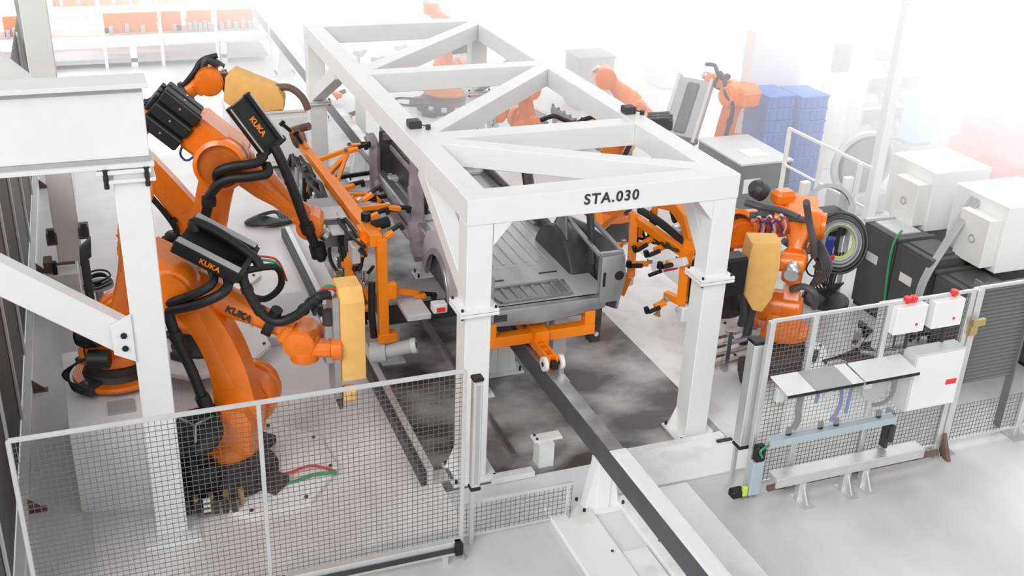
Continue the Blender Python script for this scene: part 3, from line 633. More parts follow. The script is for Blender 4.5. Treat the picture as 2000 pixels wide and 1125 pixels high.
for a_, b_ in (((480, 560), (485, 570)), ((505, 603), (511, 610)), ((590, 607), (596, 602)), ((604, 595), (610, 590)), ((616, 586), (622, 582))):
    pa = RP(R1, *a_, .13); pb = RP(R1, *b_, .13); m.cyl(pa, pb, 0.062, n=14)
m.build('wrist_hose', 'rubber', R1['root'])
m = MB(); c = e+fv*FL*0.74
m.lathe([(0.155, -0.05), (0.155, 0.05)], c+fn*0.03, fv, 22); m.cyl(c+fn*0.12+n1*0.1, c+fn*0.26+n1*0.13, 0.06, n=12)
m.build('hose_clamp', 'black', R1['root'])
m = MB(); a_ = R1['S']-n1*.1; m.lathe([(.24, 0), (.31, .03), (.33, .08), (.33, .2), (.29, .23), (.29, .36), (.22, .42), (.12, .44)], a_, -n1, 36); m.build('shoulder_gearbox', 'orange', R1['root'])
m = MB()
m.tube([q1+ax*0.0-up*0.04+n1*0.1, q1+ax*0.25-up*0.02-n1*0.25, q1+ax*0.38-up*0.22-n1*0.3, q1+ax*0.3-up*0.42-n1*0.22, q1+ax*0.08-up*0.4-n1*0.1], 0.035, n=10)
m.mi = 1; m.tube([q1+n1*-0.12, q1+ax*0.24+up*0.02-n1*0.27, q1+ax*0.4-up*0.2-n1*0.33], 0.014); m.mi = 2; m.tube([q1+n1*-0.14+up*.03, q1+ax*0.22+up*0.04-n1*0.3, q1+ax*0.41-up*0.17-n1*0.36], 0.012)
m.build('cable_loop', ['rubber', 'greenh', 'redh'], R1['root'])
m = MB()     # twin hoses from the elbow towards the tray
m.tube([RP(R1, 300, 600, .1), RP(R1, 335, 590, .32), RP(R1, 375, 577, .4), RP(R1, 410, 558, .38), RP(R1, 418, 540, .25), RP(R1, 410, 520, .1)], 0.045, n=12)
m.tube([RP(R1, 296, 612, .1), RP(R1, 340, 604, .34), RP(R1, 385, 594, .42), RP(R1, 430, 575, .4), RP(R1, 446, 555, .28), RP(R1, 440, 530, .1)], 0.05, n=12)
m.build('dress_hose', 'rubber', R1['root'])
s1 = R1['S']; dv = R1['dv']
m = MB(); w_ = R1['nrm']
pp = [RP(R1, 415, 800, .3), RP(R1, 398, 782, .32), RP(R1, 375, 725, .26), RP(R1, 343, 655, .26), RP(R1, 325, 600, .24)]
m.tube(pp, 0.055, n=12); m.lathe([(0.075, -0.06), (0.075, 0.06)], pp[1], dv, 14); m.lathe([(0.07, -0.04), (0.07, 0.04)], pp[3], dv, 14)

m.build('dress_hose', 'rubber', R1['root'])
c = RP(R1, 595, 690, 0.05)
m = MB(); m.lathe([(0.1, -0.08), (0.145, -0.06), (0.15, 0.0), (0.15, 0.04), (0.12, 0.06), (0.12, 0.1), (0.15, 0.12), (0.15, 0.17), (0.1, 0.19)], c, Z, 26); m.obox(c+Vector((.16, -.06, .07)), Vector((.94, -.34, 0)), Vector((.34, .94, 0)), Z, 0.3, 0.22, 0.16, 0.05); m.cyl(c+Vector((.26, -.1, .07)), c+Vector((.36, -.13, .07)), .12, n=22); m.build('wrist_drum', 'orange', R1['root'])
t_o = e+fv*FL*0.5+n1*0.148+fn*0.03
text('KUKA', 'arm_lettering', 0.1, t_o, fv, fn, 'ink', R1['forearm'], 0.01, 0.1, 0.003)
# valve block and connectors at the foot
m = MB(); b = Vector(B1)
m.mi = 0
for k in range(9):
    x = b.x-0.75+0.09*k; y = b.y-0.55-0.02*k; m.box((x, y, 0.12), (0.06, 0.06, 0.16), 0.01)
m.mi = 1
for k in range(6): m.cyl((b.x-0.7+0.15*k, b.y-0.62, 0.05), (b.x-0.7+0.15*k, b.y-0.62, 0.24), 0.03, n=10)
m.mi = 2
for k in range(3): m.box((b.x-0.3, b.y-0.68, 0.1+0.06*k), (0.07, 0.04, 0.025))
m.mi = 0
for k in range(6): m.tube([(b.x-0.6+0.15*k, b.y-0.5, 0.2), (b.x-0.5+0.15*k, b.y-0.35, 0.34), (b.x-0.2+0.05*k, b.y-0.25, 0.3)], 0.018, n=6)
m.build('connector_block', ['iron', 'brass', 'white'], R1['root'])
m = MB(); m.tube([(b.x+.3, b.y-.3, .1), (b.x+.6, b.y-.28, .1), (b.x+.85, b.y-.28, .14), (b.x+1.1, b.y-.35, .06)], 0.016); m.mi = 1; m.tube([(b.x+.3, b.y-.4, .08), (b.x+.6, b.y-.42, .07), (b.x+.85, b.y-.38, .09), (b.x+1.1, b.y-.38, .06)], 0.02)
m.build('supply_hose', ['redh', 'greenh'], R1['root'])
m = MB(); c = aty(388, 838, 9.72)
m.lathe([(0.21, 0), (0.25, 0.02), (0.25, 0.1), (0.21, 0.12)], c-Z*0.06, Vector((-0.2, -0.5, 0.8)), 28); m.mi = 1
for a in range(3): 
    d = Vector((cos(a*2.1+.4), sin(a*2.1+.4)*0.85, sin(a*2.1+.4)*0.5)); m.bar(c+Vector((-.03, -.06, .09)), c+Vector((-.03, -.06, .09))+d*0.2, 0.018, 0.018)
m.mi = 0; m.cyl((c.x, c.y, 0), c, 0.06); m.box((c.x, c.y, .25), (.3, .25, .5), .03); m.build('hose_drum', ['rubber', 'steel'], R1['root'])
# yellow covered weld tool on R1
def cover_tool(label, c, w, d, z0, z1, rz_, R, up=True, chamfer=0.12, mt='cover', fr=True, tilt=0):
    t = thing('covered_tool', (c[0], c[1], z0), label, 'tool head', 'yellow covered tool heads')
    ax = Vector((cos(rz_), sin(rz_), 0)); ay = Vector((-sin(rz_), cos(rz_), 0)); h = z1-z0
    m = MB(); m.prism([(-d/2, 0.18*h), (-d/2+0.02, h-chamfer), (-d/2+chamfer, h), (d/2, h), (d/2, 0.02), (-d/2+.05, 0.1*h)], (c[0], c[1], z0), ay, Z, ax, w, 0.02)
    m.build('padded_cover', mt, t)
    return t
t = thing('covered_tool', (2.12, 9.6, 1.2), 'yellow covered tool head held by the nearest robot above the fence', 'tool head', 'yellow covered tool heads')
m = MB(); m.prism([(-0.16, 0.12), (-0.16, 1.0), (-0.05, 1.13), (0.2, 1.13), (0.2, 0.1), (0.12, 0)], (2.13, 9.68, 1.2), Y, Z, X, 0.25, 0.02); m.box((2.08, 9.58, 1.14), (0.13, 0.16, 0.14), 0.02); m.build('padded_cover', 'cover', t)
m = MB(); m.lim(1.93, 2.0, 9.55, 9.85, 1.1, 2.25, 0.006); m.lim(1.85, 1.95, 9.6, 9.8, 1.5, 1.95, 0.01); m.mi = 1; m.cyl((1.9, 9.62, 2.1), (1.9, 9.62, 1.95), 0.06); m.lim(1.98, 2.02, 9.6, 9.8, 0.95, 1.15); m.build('tool_frame', ['steel', 'iron'], t)
m = MB(); 
for k in range(5): m.tube([(1.75, 9.55+k*0.04, 2.1), (1.82+0.01*k, 9.6+k*0.03, 2.26), (1.98, 9.62+k*0.03, 2.22)], 0.018, n=6)
m.mi = 1; m.tube([(1.7, 9.6, 2.15), (1.85, 9.66, 2.32), (2.05, 9.7, 2.27)], 0.016); m.mi = 2; m.tube([(1.72, 9.64, 2.17), (1.9, 9.7, 2.33), (2.05, 9.74, 2.26)], 0.016)
m.build('tool_cables', ['rubber', 'redh', 'greenh'], t)

# R2: second robot, reaching into the left side jig
B2 = (0.9, 12.75, 0.25); t2 = -14
R2 = robot('tall orange robot behind the nearest one, its arm reaching down to the side jig', B2, t2, (0.05, 1.05), rz(B2, t2, 437, 305), rz(B2, t2, 606, 436), plate=(0.85, 1.0, 0.1), bend=-0.04, la=0.28, armw=0.28, side=-1, fore=0.2, hose=False, es=1.35, rl=1.0, ws=1.3)
e = R2['E']; fv = R2['fv']; fn = R2['fn']; n2 = R2['n']; n2 = n2 if n2.dot(CAM-e) > 0 else -n2; FL = R2['FL']
m = MB(); m.lathe([(0.3, 0), (0.31, 0.03), (0.31, 0.16), (0.26, 0.19), (0.25, 0.13)], e+n2*0.2, n2, 36, cap=False); m.build('elbow_ring', 'orange', R2['root'])
m = MB(); m.cyl(e+n2*0.1, e+n2*0.34, 0.25, n=36); m.cyl(e+n2*0.34, e+n2*0.345, 0.16, n=30); m.build('elbow_disc', 'orange_shade', R2['root'])  # darker orange puts the shade of the recessed disc into its colour
q0 = RP(R2, 462, 200, 0.1); q1 = RP(R2, 528, 288, 0.1)
up = (n2*0.75+fn*0.65).normalized(); ax = (q1-q0).normalized(); sx = ax.cross(up).normalized(); up = sx.cross(ax); L = (q1-q0).length; c = (q0+q1)/2
m = MB(); m.obox(c, ax, sx, up, L, 0.3, 0.12, 0.02)
for s_ in (-1, 1): m.obox(c+sx*(s_*0.14)+up*0.05, ax, sx, up, L*1.06, 0.07, 0.1, 0.01)
m.obox(q1+up*0.02, ax, sx, up, 0.08, 0.4, 0.16, 0.02); m.mi = 1
for s_ in (-1, 1): m.obox(c+sx*(s_*0.16)+up*0.102, ax, sx, up, L, 0.02, 0.004)
o = m.build('cable_tray', ['black', 'grey'], R2['root'])
text('KUKA', 'tray_lettering', 0.095, c+up*0.064+ax*0.03, ax, up.cross(ax), 'amber', o, 0.002, 0, 0.003)
m = MB(); m.tube([RP(R2, 535, 285, .2), RP(R2, 552, 320, .24), RP(R2, 578, 385, .24), RP(R2, 598, 440, .22), RP(R2, 622, 492, .15), RP(R2, 628, 505, .1)], 0.06, n=12)
m.lathe([(0.085, -0.06), (0.085, 0.06)], RP(R2, 600, 445, .21), Vector((.3, 0, -1)), 14); m.lathe([(0.1, -0.1), (0.1, 0.06)], RP(R2, 622, 492, .15), Vector((.2, 0, -1)), 14)
m.build('wrist_hose', 'rubber', R2['root'])
m = MB()
m.tube([RP(R2, 424, 350, .34), RP(R2, 426, 336, .44), RP(R2, 450, 326, .46), RP(R2, 500, 318, .42), RP(R2, 515, 305, .3)], 0.055, n=12)
m.tube([RP(R2, 520, 322, .3), RP(R2, 522, 338, .4), RP(R2, 490, 345, .44), RP(R2, 440, 352, .44), RP(R2, 412, 378, .4), RP(R2, 404, 410, .34), RP(R2, 396, 445, .3), RP(R2, 388, 480, .26)], 0.06, n=12)
m.lathe([(0.085, -0.05), (0.085, 0.05)], RP(R2, 408, 393, .37), Vector((-.1, 0, -1)), 14); m.build('dress_hose', 'rubber', R2['root'])
for q in (-1, 0, 1):
    c = e - fv*.74 + fn*(.06+.185*q) + n2*.33
    m = MB(); m.obox(c, fv, n2, fn, .5, .05, .165, .02); m.mi = 1; m.obox(c+n2*.002+fn*.06, fv, n2, fn, .48, .052, .012); m.mi = 2; m.cyl(c+n2*.02, c+n2*.032, .014, n=10)
    m.build('motor_panel', ['black', 'hosegrey', 'steel'], R2['root'])
m = MB(); m.tube([e-fv*0.45-fn*0.1, e-fv*0.4-fn*0.3, e-fv*0.28-fn*0.32, e-fv*0.25-fn*0.12], 0.014); m.build('loose_cable', 'blueh', R2['root'])

# R3: third robot, mostly hidden, holds the yellow tool at the top
B3 = (1.02, 15.35, 0.05); t3 = -6
R3 = robot('orange robot at the rear left whose elbow hides behind the white header', B3, t3, rz(B3, t3, 385, 440), rz(B3, t3, 235, 275), rz(B3, t3, 408, 155), plate=(1.0, 1, 0.1), bend=0.06, la=0.24, armw=0.26, side=-1, fore=0.17, ws=1.5, rearm=False)
w3 = R3['W']
t = thing('covered_tool', w3+X*0.6, 'pale yellow covered tool head at the top left, pointing away from the white header', 'tool head', 'yellow covered tool heads')
p0 = aty(440, 175, w3.y-0.1); p1 = aty(560, 192, w3.y-0.3)
ax = (p1-p0).normalized(); ay = Vector((0, 0, 1)).cross(ax).normalized(); az = ax.cross(ay)
m = MB(); m.prism([(0, -0.12), (0.0, 0.2), (0.1, 0.32), (0.72, 0.16), (0.82, 0.02), (0.82, -0.14), (0.5, -0.2), (0.2, -0.24)], p0, ax, az, ay, 0.36, 0.03); m.build('padded_cover', 'cover', t)
m = MB(); m.cyl(w3+R3['fv']*0.2, p0+ax*0.05, 0.08); m.mi = 1; m.tube([p0+ax*0.6+az*0.1, p0+ax*0.85+az*0.16, p0+ax*1.05+az*0.05, p0+ax*1.15-az*0.12], 0.05, n=10); m.build('tool_frame', ['iron', 'brown'], t)
m = MB(); m.tube([w3-R3['fv']*0.1+Z*0.2, w3+Z*0.28, w3+X*0.2+Z*0.15], 0.06); m.build('tool_hose', 'char', t)

# R4: hidden robot on the white pedestal at the left
B4 = (-0.13, 10.95, 0.98)
pd = MB(); pd.prism([(-0.55, -1.02), (0.3, -1.25), (0.42, -1.2), (0.42, 0.4), (0.3, 0.75), (-0.62, 0.75)], (-0.1, 10.95, 0.47), X, Y, Z, 0.94, 0.01)
pd.mi = 1; pd.lim(-0.28, -0.02, 10.18, 10.42, 0.94, 0.97); pd.mi = 2; pd.lim(-0.66, -0.5, 9.93, 9.95, 0.0, 0.14)
tag(pd.build('robot_plinth', ['white', 'grey', 'brass']), 'large white raised plinth behind the left mesh fence under an orange robot', 'plinth')
R4 = robot('orange robot on the white plinth, mostly hidden behind the thick left column', B4, 0, (0.1, 1.62), (0.3, 2.55), (0.42, 3.05), bend=0.0, la=0.16, armw=0.2, side=-1, fore=0.11, hose=False, rearm=False, es=0.6)
m = MB(); m.cyl((-0.42, 10.7, 1.62), (-0.28, 10.62, 1.66), 0.13, n=20); m.cyl((-0.4, 10.55, 1.42), (-0.2, 10.5, 1.42), 0.1, n=18); m.lathe([(0.13, 0), (0.1, 0.06)], (-0.42, 10.7, 1.62), (-0.87, 0.4, -0.2), 20); m.build('side_motor', 'black', R4['root'])
m = MB(); m.lathe([(0.46, 0), (0.47, 0.03), (0.46, 0.06)], (-0.13, 10.95, 1.0), Z, 32); m.build('base_ring', 'orange', R4['root'])
m = MB()
for k in range(7): m.tube([(-0.5+0.02*k, 10.9-0.03*k, 1.25+0.02*k), (-0.62-0.01*k, 10.75, 1.18), (-0.58+0.02*k, 10.6, 1.05), (-0.42+0.02*k, 10.62, 1.02)], 0.012, n=6)
m.build('cable_bundle', 'black', R4['root'])
m = MB(); m.prism([(0, 0), (0.14, 0.1), (0.16, 0.34), (0.02, 0.22)], (-0.42, 12.6, 1.6), X, Z, Y, 0.1, 0.02); m.mi = 0; m.cyl((-0.36, 12.6, 0), (-0.36, 12.6, 1.65), 0.05)
tag(m.build('tool_stand', 'char'), 'dark pointed tool stand behind the thick left column', 'stand')

# ================================================================== side jigs (orange clamping frames)
def clamp(m, p, d, s=1.0):
    p = Vector(p); d = Vector(d).normalized(); x, y, z = basis(d)
    m.mi = 0; m.obox(p+d*0.07*s, x, y, d, 0.07*s, 0.05*s, 0.14*s, 0.008)
    m.mi = 1; m.cyl(p+d*0.1*s+x*0.05*s, p+d*0.24*s+x*0.05*s, 0.026*s, n=10); m.obox(p+d*0.24*s, x, y, d, 0.05*s, 0.08*s, 0.05*s, 0.006)
    m.mi = 2; m.obox(p-d*0.02*s+y*0.03*s, x, y, d, 0.05*s, 0.05*s, 0.05*s, 0.005)
jg = thing('clamping_frame', (2.9, 13, 0), 'bright orange clamping frame with many black clamps along the left side of the car', 'clamping frame', 'orange clamping frames')
a0 = Vector((2.9, 11.6, 1.93)); a1 = Vector((2.9, 16.3, 1.66))
m = MB(); m.bar(a0, a0+(a1-a0)*0.56, 0.15, 0.15, bev=0.006); m.build('main_beam', 'amber', jg)
m = MB(); m.bar(a0+(a1-a0)*0.56, a1, 0.12, 0.12, bev=0.006); m.bar(a1-Y*0.02, a1+Vector((-0.05, 0.05, 0.25)), 0.09, 0.09); m.build('main_beam', 'amber', jg)
m = MB(); m.bar(a0+Vector((0.06, 0.02, 0.02)), Vector((2.98, 11.62, 0.62)), 0.12, 0.12, bev=0.006); m.lim(2.9, 3.14, 11.55, 11.7, 0.56, 0.68, 0.01); m.lim(3.0, 3.14, 11.56, 11.66, 1.15, 1.36, 0.01); m.build('front_post', 'amber', jg)
for p, q, w_ in (((2.62, 11.9, 1.6), (2.64, 11.9, 0.75), .09), ((2.85, 12.1, 1.85), (2.62, 11.9, 1.55), .08), ((2.66, 12.8, 1.75), (2.9, 11.9, 0.9), .06)): MB().bar(p, q, w_, w_, bev=.005).build('strut', 'amber', jg)
for p, q, w_ in (((2.9, 14.4, 1.78), (3.3, 14.9, 1.9), .07), ((2.95, 14.0, 1.8), (3.35, 15.0, 1.92), .05), ((2.9, 15.2, 1.74), (3.45, 15.15, 1.92), .06), ((2.95, 12.8, 1.88), (3.4, 12.9, 1.85), .06), ((3.05, 11.65, 1.25), (3.45, 11.75, 1.1), .07), ((2.95, 13.5, 1.82), (3.35, 13.6, 1.75), .06)):
    MB().bar(p, q, w_, w_, bev=.005).build('side_arm', 'amber', jg)
m = MB(); m.cyl((2.8, 16.35, 1.75), (2.92, 16.3, 1.8), .17, n=24); m.cyl((2.9, 16.2, 1.95), (3.0, 16.1, 2.0), .06, n=14); m.build('swivel_disc', 'brown', jg)
m = MB(); m.cyl((2.95, 11.95, 1.98), (3.15, 12.0, 2.0), .07, n=16); m.build('swivel_joint', 'black', jg); MB().cyl((2.9, 12.1, 2.0), (2.9, 12.1, 2.1), .06, n=14).build('swivel_joint', 'black', jg)
m = MB(); m.box((2.9, 11.95, 1.9), (.26, .22, .16), .01); m.box((2.76, 11.8, 1.78), (.14, .14, .2), .01); m.build('beam_joint', 'amber', jg)
m = MB(); m.lim(2.42, 2.75, 12.65, 13.4, 1.45, 1.85, 0.01); m.mi = 1; m.lim(2.4, 2.78, 12.6, 13.0, 1.85, 1.87); m.lim(2.5, 2.85, 12.2, 12.5, 1.8, 1.82); m.build('valve_box', ['grey', 'palegrey'], jg)
spots = [((2.78, 11.9, 1.75), (-.3, -.2, -1)), ((2.8, 12.2, 1.6), (-.2, 0, -1)), ((2.98, 12.4, 1.9), (1, 0, .3)), ((2.76, 13.6, 1.6), (-.4, 0, -1)), ((2.76, 14.0, 1.55), (-.3, .1, -1)), ((2.76, 14.5, 1.55), (-.3, 0, -1)), ((2.76, 15.0, 1.5), (-.2, 0, -1)), ((3.0, 13.2, 1.85), (1, -.2, .1)), ((3.0, 13.8, 1.8), (1, 0, .2)), ((3.32, 14.9, 1.95), (1, 0, .2)), ((3.42, 15.15, 1.95), (1, 0, 0)), ((2.86, 15.8, 1.75), (-.3, 0, .6)), ((3.0, 11.7, 1.9), (.8, 0, .5)), ((3.05, 12.9, 1.95), (.8, 0, .5)), ((3.4, 11.75, 1.08), (1, 0, -.2)), ((2.72, 12.0, 1.2), (0, -.4, -1)), ((2.7, 12.3, 1.0), (0, 0, -1)), ((2.86, 11.75, 1.0), (-1, 0, -.3)), ((3.4, 12.9, 1.82), (1, 0, -.2)), ((3.35, 13.6, 1.75), (.6, 0, -.6)), ((2.8, 16.2, 1.85), (-.5, 0, .5))]
for p, d in spots:
    m = MB(); clamp(m, p, d, 1.15); m.build('clamp', ['amber', 'black', 'steel'], jg)
for off, r_ in (((-.14, -.02), .028), ((-.18, -.1), .034), ((-.12, -.17), .024), ((-.22, -.04), .02)):
    m = MB(); m.tube([(2.9+off[0]+random.uniform(-.03, .03), y, 1.93-(y-11.6)*.0575+off[1]+random.uniform(-.05, .03)) for y in [11.6+.42*k for k in range(11)]], r_, n=7, sub=4); m.build('cable_run', 'rubber', jg)
for k in range(13):
    y = 11.8+k*.33; zz = 1.93-(y-11.6)*.0575
    m = MB(); m.box((2.72+random.uniform(-.05, .05), y, zz-.16+random.uniform(-.1, .06)), (random.uniform(.07, .14), random.uniform(.1, .22), random.uniform(.1, .26)), .01)
    m.build('valve_block', random.choice(['iron', 'char', 'grey', 'brown', 'alu']), jg)
for k in range(7):
    y = 12.0+k*.6; zz = 1.9-(y-11.6)*.0575
    m = MB(); m.cyl((2.68, y, zz-.45), (2.7, y+.03, zz-.15), .035, n=10); m.mi = 1; m.cyl((2.675, y, zz-.6), (2.68, y, zz-.45), .018, n=8); m.build('air_cylinder', ['black' if k % 2 else 'grey', 'steel'], jg)
rr = random.Random(3)
for k in range(16):
    p = (2.72+rr.uniform(-.12, .12), 11.75+rr.uniform(0, .8), .85+rr.uniform(0, .9))
    m = MB(); m.box(p, (rr.uniform(.05, .11), rr.uniform(.06, .14), rr.uniform(.06, .18)), .01); m.mi = 1; m.cyl(p, (p[0]+rr.uniform(-.1, .1), p[1]-.08, p[2]+rr.uniform(-.16, .16)), .022, n=8)
    m.build('valve_block', [rr.choice(['black', 'iron', 'grey', 'amber', 'steel', 'brass']), rr.choice(['black', 'steel', 'greenh'])], jg)
for k in range(4):
    MB().tube([(2.6+.05*k, 12.3+rr.uniform(-.1, .1), 1.6), (2.6+rr.uniform(-.1, .1), 12.1, 1.25), (2.72+rr.uniform(-.05, .05), 11.9, 1.05), (2.8, 11.8+rr.uniform(-.05, .1), .75+.1*k)], .02, n=7).build('cable_loop', 'rubber', jg)
for pts, r_ in (([(2.7, 16.0, 1.6), (2.58, 15.9, 1.3), (2.58, 15.5, 0.9), (2.7, 15.1, 1.0)], .04), ([(2.86, 11.7, 1.35), (2.84, 11.65, 1.0), (2.86, 11.65, 0.62)], .045), ([(2.75, 12.6, 1.7), (2.66, 12.3, 1.3), (2.76, 12.0, 1.0), (2.84, 11.8, .8)], .03), ([(2.7, 13.2, 1.6), (2.6, 12.9, 1.2), (2.7, 12.5, 1.1), (2.8, 12.2, 1.5)], .025)):
    MB().tube(pts, r_, n=8).build('cable_loop', 'rubber', jg)
m = MB(); m.cyl((3.0, 11.6, 0.42), (3.3, 11.5, 0.5), 0.09, n=20); m.mi = 1; m.cyl((3.3, 11.5, 0.5), (3.36, 11.48, 0.515), 0.1, n=20); m.mi = 0; m.cyl((2.82, 11.66, 0.4), (3.0, 11.6, 0.42), 0.13, n=18); m.mi = 2; m.cyl((3.35, 11.48, .515), (3.365, 11.475, .518), .04, n=12); m.build('gripper_cylinder', ['palegrey', 'white', 'black'], jg)
m = MB(); m.lim(3.2, 3.5, 11.3, 11.8, 0.95, 1.03, 0.01); m.mi = 1; m.lim(3.52, 3.7, 11.28, 11.42, 1.02, 1.14, 0.01); m.mi = 2; m.lim(3.56, 3.66, 11.26, 11.28, 1.05, 1.1); m.build('locator', ['palegrey', 'white', 'red'], jg)

jr = thing('clamping_frame', (6.3, 11, 0), 'bright orange clamping frame right of the car, seen beneath the STA.030 beam', 'clamping frame', 'orange clamping frames')
def P_(px, py, x): return atx(px, py, x)
m = MB(); m.bar(P_(1238, 420, 6.1), P_(1232, 540, 5.95), 0.1, 0.1, bev=0.005); m.build('front_post', 'amber', jr)
m = MB(); m.bar(P_(1232, 420, 6.1), P_(1345, 500, 6.35), 0.1, 0.1, bev=0.005); m.build('diagonal_beam', 'amber', jr)
m = MB(); m.bar(P_(1340, 500, 6.35), P_(1332, 592, 6.4), 0.11, 0.11, bev=0.005); m.build('lower_post', 'amber', jr)
m = MB()
cv = [P_(1285, 392, 6.5), P_(1318, 400, 6.48), P_(1340, 430, 6.45), P_(1350, 470, 6.42), P_(1338, 508, 6.38)]
for a, b in zip(cv, cv[1:]): m.bar(a-(b-a)*0.08, b+(b-a)*0.08, 0.12, 0.16, bev=0.01)
m.build('curved_arm', 'amber', jr)
for p, q, w_ in (((1165, 405, 6.3), (1175, 470, 6.2), .1), ((1172, 450, 6.25), (1232, 395, 6.3), .06), ((1235, 480, 6.0), (1262, 478, 6.2), .06), ((1230, 540, 5.98), (1215, 575, 5.92), .07), ((1300, 575, 6.3), (1335, 590, 6.4), .09)): MB().bar(P_(*p), P_(*q), w_, w_, bev=.005).build('strut', 'amber', jr)
m = MB(); m.tube([P_(1250, 410, 6.3), P_(1290, 435, 6.35), P_(1345, 480, 6.42)], 0.05, n=8); m.tube([P_(1350, 470, 6.5), P_(1362, 500, 6.5), P_(1355, 520, 6.5), P_(1348, 580, 6.5)], 0.035, n=8)
for k in range(6): m.tube([P_(1240+k*12, 430+k*8, 6.25), P_(1250+k*12, 465+k*4, 6.2), P_(1270+k*12, 460+k*6, 6.3)], 0.02, n=6)
m.build('cable_bundle', 'rubber', jr)
for px, py, x, d in ((1250, 440, 6.15, (0, 0, -1)), (1275, 465, 6.2, (-1, 0, -.5)), (1300, 480, 6.25, (-1, 0, -.3)), (1215, 478, 6.0, (-1, 0, 0)), (1322, 510, 6.3, (-1, -.2, 0)), (1240, 395, 6.2, (.3, 0, 1)), (1280, 398, 6.4, (0, 0, -1)), (1300, 590, 6.25, (-1, 0, -.3)), (1310, 395, 6.5, (0.4, 0, -1)), (1265, 515, 6.1, (-1, 0, .1))):
    m = MB(); clamp(m, P_(px, py, x), d, 1.1); m.build('clamp', ['amber', 'black', 'steel'], jr)
m = MB(); a = P_(1275, 522, 6.1); b = P_(1340, 510, 6.3); m.bar(a, b, 0.09, 0.1, bev=0.01); m.mi = 1; m.bar(a+(b-a)*0.35-Z*0.06-Y*.03, a+(b-a)*0.7-Z*0.06-Y*.03, 0.06, 0.02); m.mi = 2; c = P_(1285, 530, 6.0); m.bar(c-X*.12-Z*0.04, c+X*.05, 0.04, 0.03); m.mi = 0; c = P_(1336, 612, 6.42); m.box(c, (0.12, 0.12, 0.2), 0.02); c = P_(1228, 545, 6.02); m.box(c, (0.12, 0.08, 0.18), 0.02)
m.build('locator', ['white', 'red', 'black'], jr)
m = MB(); c = P_(1287, 605, 6.25); m.lathe([(0.015, 0), (0.05, 0.08)], c, (-.5, -.4, -.8), 12); m.tube([c, c+Vector((.03, 0, .12)), c+Vector((.12, 0, .14))], 0.02); m.build('nozzle', 'brass', jr)

# ================================================================== right side robots
B5 = atz(1398, 600, 0.05); t5 = 168
R5 = robot('orange robot half hidden behind the right front gantry column', B5, t5, (0.1, 0.95), rz(B5, t5, 1437, 445), rz(B5, t5, 1350, 450), plate=(0.6, 1, 0.1), bend=0.02, la=0.2, side=1, fore=0.13, hose=False)
a_ = (CAM-R5['E']).normalized(); m = MB(); m.lathe([(.2, 0), (.27, .04), (.28, .1), (.22, .14), (.2, .08)], R5['E']+a_*.22, Vector((-.3, -.9, .25)), 30, cap=False); m.build('elbow_ring', 'orange', R5['root']); m = MB(); m.cyl(R5['E']+a_*.2, R5['E']+a_*.2+Vector((-.3, -.9, .25))*.07, .21, n=28); m.build('elbow_disc', 'cardark', R5['root'])
m = MB(); c = atz(1426, 535, 1.5); c = CAM+(atz(1426, 535, 1.3)-CAM)*.93; m.box(c, (.34, .25, .5), .03); m.build('motor_cover', 'black', R5['root'])
m = MB(); e = R5['E']; m.tube([e+Vector((0, -.4, 0)), e+Vector((.05, -.5, -.3)), e+Vector((0, -.45, -.8)), e+Vector((0, -.4, -1.1))], 0.05, n=10); m.build('dress_hose', 'rubber', R5['root'])
B6 = (8.25, 10.72, 0.05); t6 = -127
R6 = robot('orange robot at the right behind the fence with many grey hoses', B6, t6, (0.1, 0.78), (-0.22, 1.85), (0.6, 1.62), plate=(0.72, 1, 0.3), bend=-0.04, la=0.22, side=1, fore=0.14, hose=False, rearm=False)
m = MB()
for k, (a, b, c_, d_) in enumerate((((1455, 395), (1490, 405), (1530, 412), (1560, 425)), ((1465, 420), (1500, 420), (1540, 425), (1575, 430)), ((1575, 395), (1580, 430), (1588, 470), (1590, 500)), ((1530, 470), (1555, 485), (1580, 490), (1590, 470)), ((1545, 565), (1570, 560), (1592, 575), (1590, 600)))):
    x = 8.1 + 0.05*k
    m.tube([atx(a[0], a[1], x-0.3), atx(b[0], b[1], x-0.1), atx(c_[0], c_[1], x), atx(d_[0], d_[1], x+0.1)], 0.045, n=10)
m.build('dress_hose', 'hosegrey', R6['root'])
m = MB()
for k in range(9):
    mi = k % 3; m.mi = mi; px = 1462+k*7
    m.tube([atx(px, 430+2*k, 8.0), atx(px+14, 418+(k*5) % 17, 7.9), atx(px+24, 436+(k*7) % 15, 8.0), atx(px+20, 455, 8.05)], .014, n=6)
m.build('cable_bundle', ['blueh', 'cream', 'redh'], R6['root'])
m = MB()
for k in range(7):
    m.tube([atx(1585+k*3, 470, 8.5), atx(1600+k*4, 500+k*4, 8.5), atx(1612-k*4, 540+k*3, 8.55), atx(1590+k*3, 520-k*2, 8.6)], .02, n=6)
m.build('cable_loop', 'hosegrey', R6['root'])
m = MB(); c = atx(1552, 505, 8.05); m.sphere(c, 0.17); m.lathe([(0.13, 0), (0.13, 0.2)], c-Z*0.3, Z, 20); m.build('wrist_joint', 'orange', R6['root']); c = atx(1530, 385, 8.3); MB().obox(c, X, Y, Z, 0.3, 0.25, 0.2, 0.05).build('counterweight', 'orange', R6['root']); c2 = atx(1525, 440, 8.2); MB().cyl(c2-X*0.1, c2+X*0.1, 0.16).build('joint_cover', 'orange', R6['root'])
m = MB(); c = atx(1520, 378, 8.35); m.lathe([(0.13, 0), (0.13, 0.14), (0.08, 0.2)], c-X*0.25+Z*0.04, Vector((-.8, 0, .5)), 18); m.build('balance_motor', 'char', R6['root'])
m = MB()
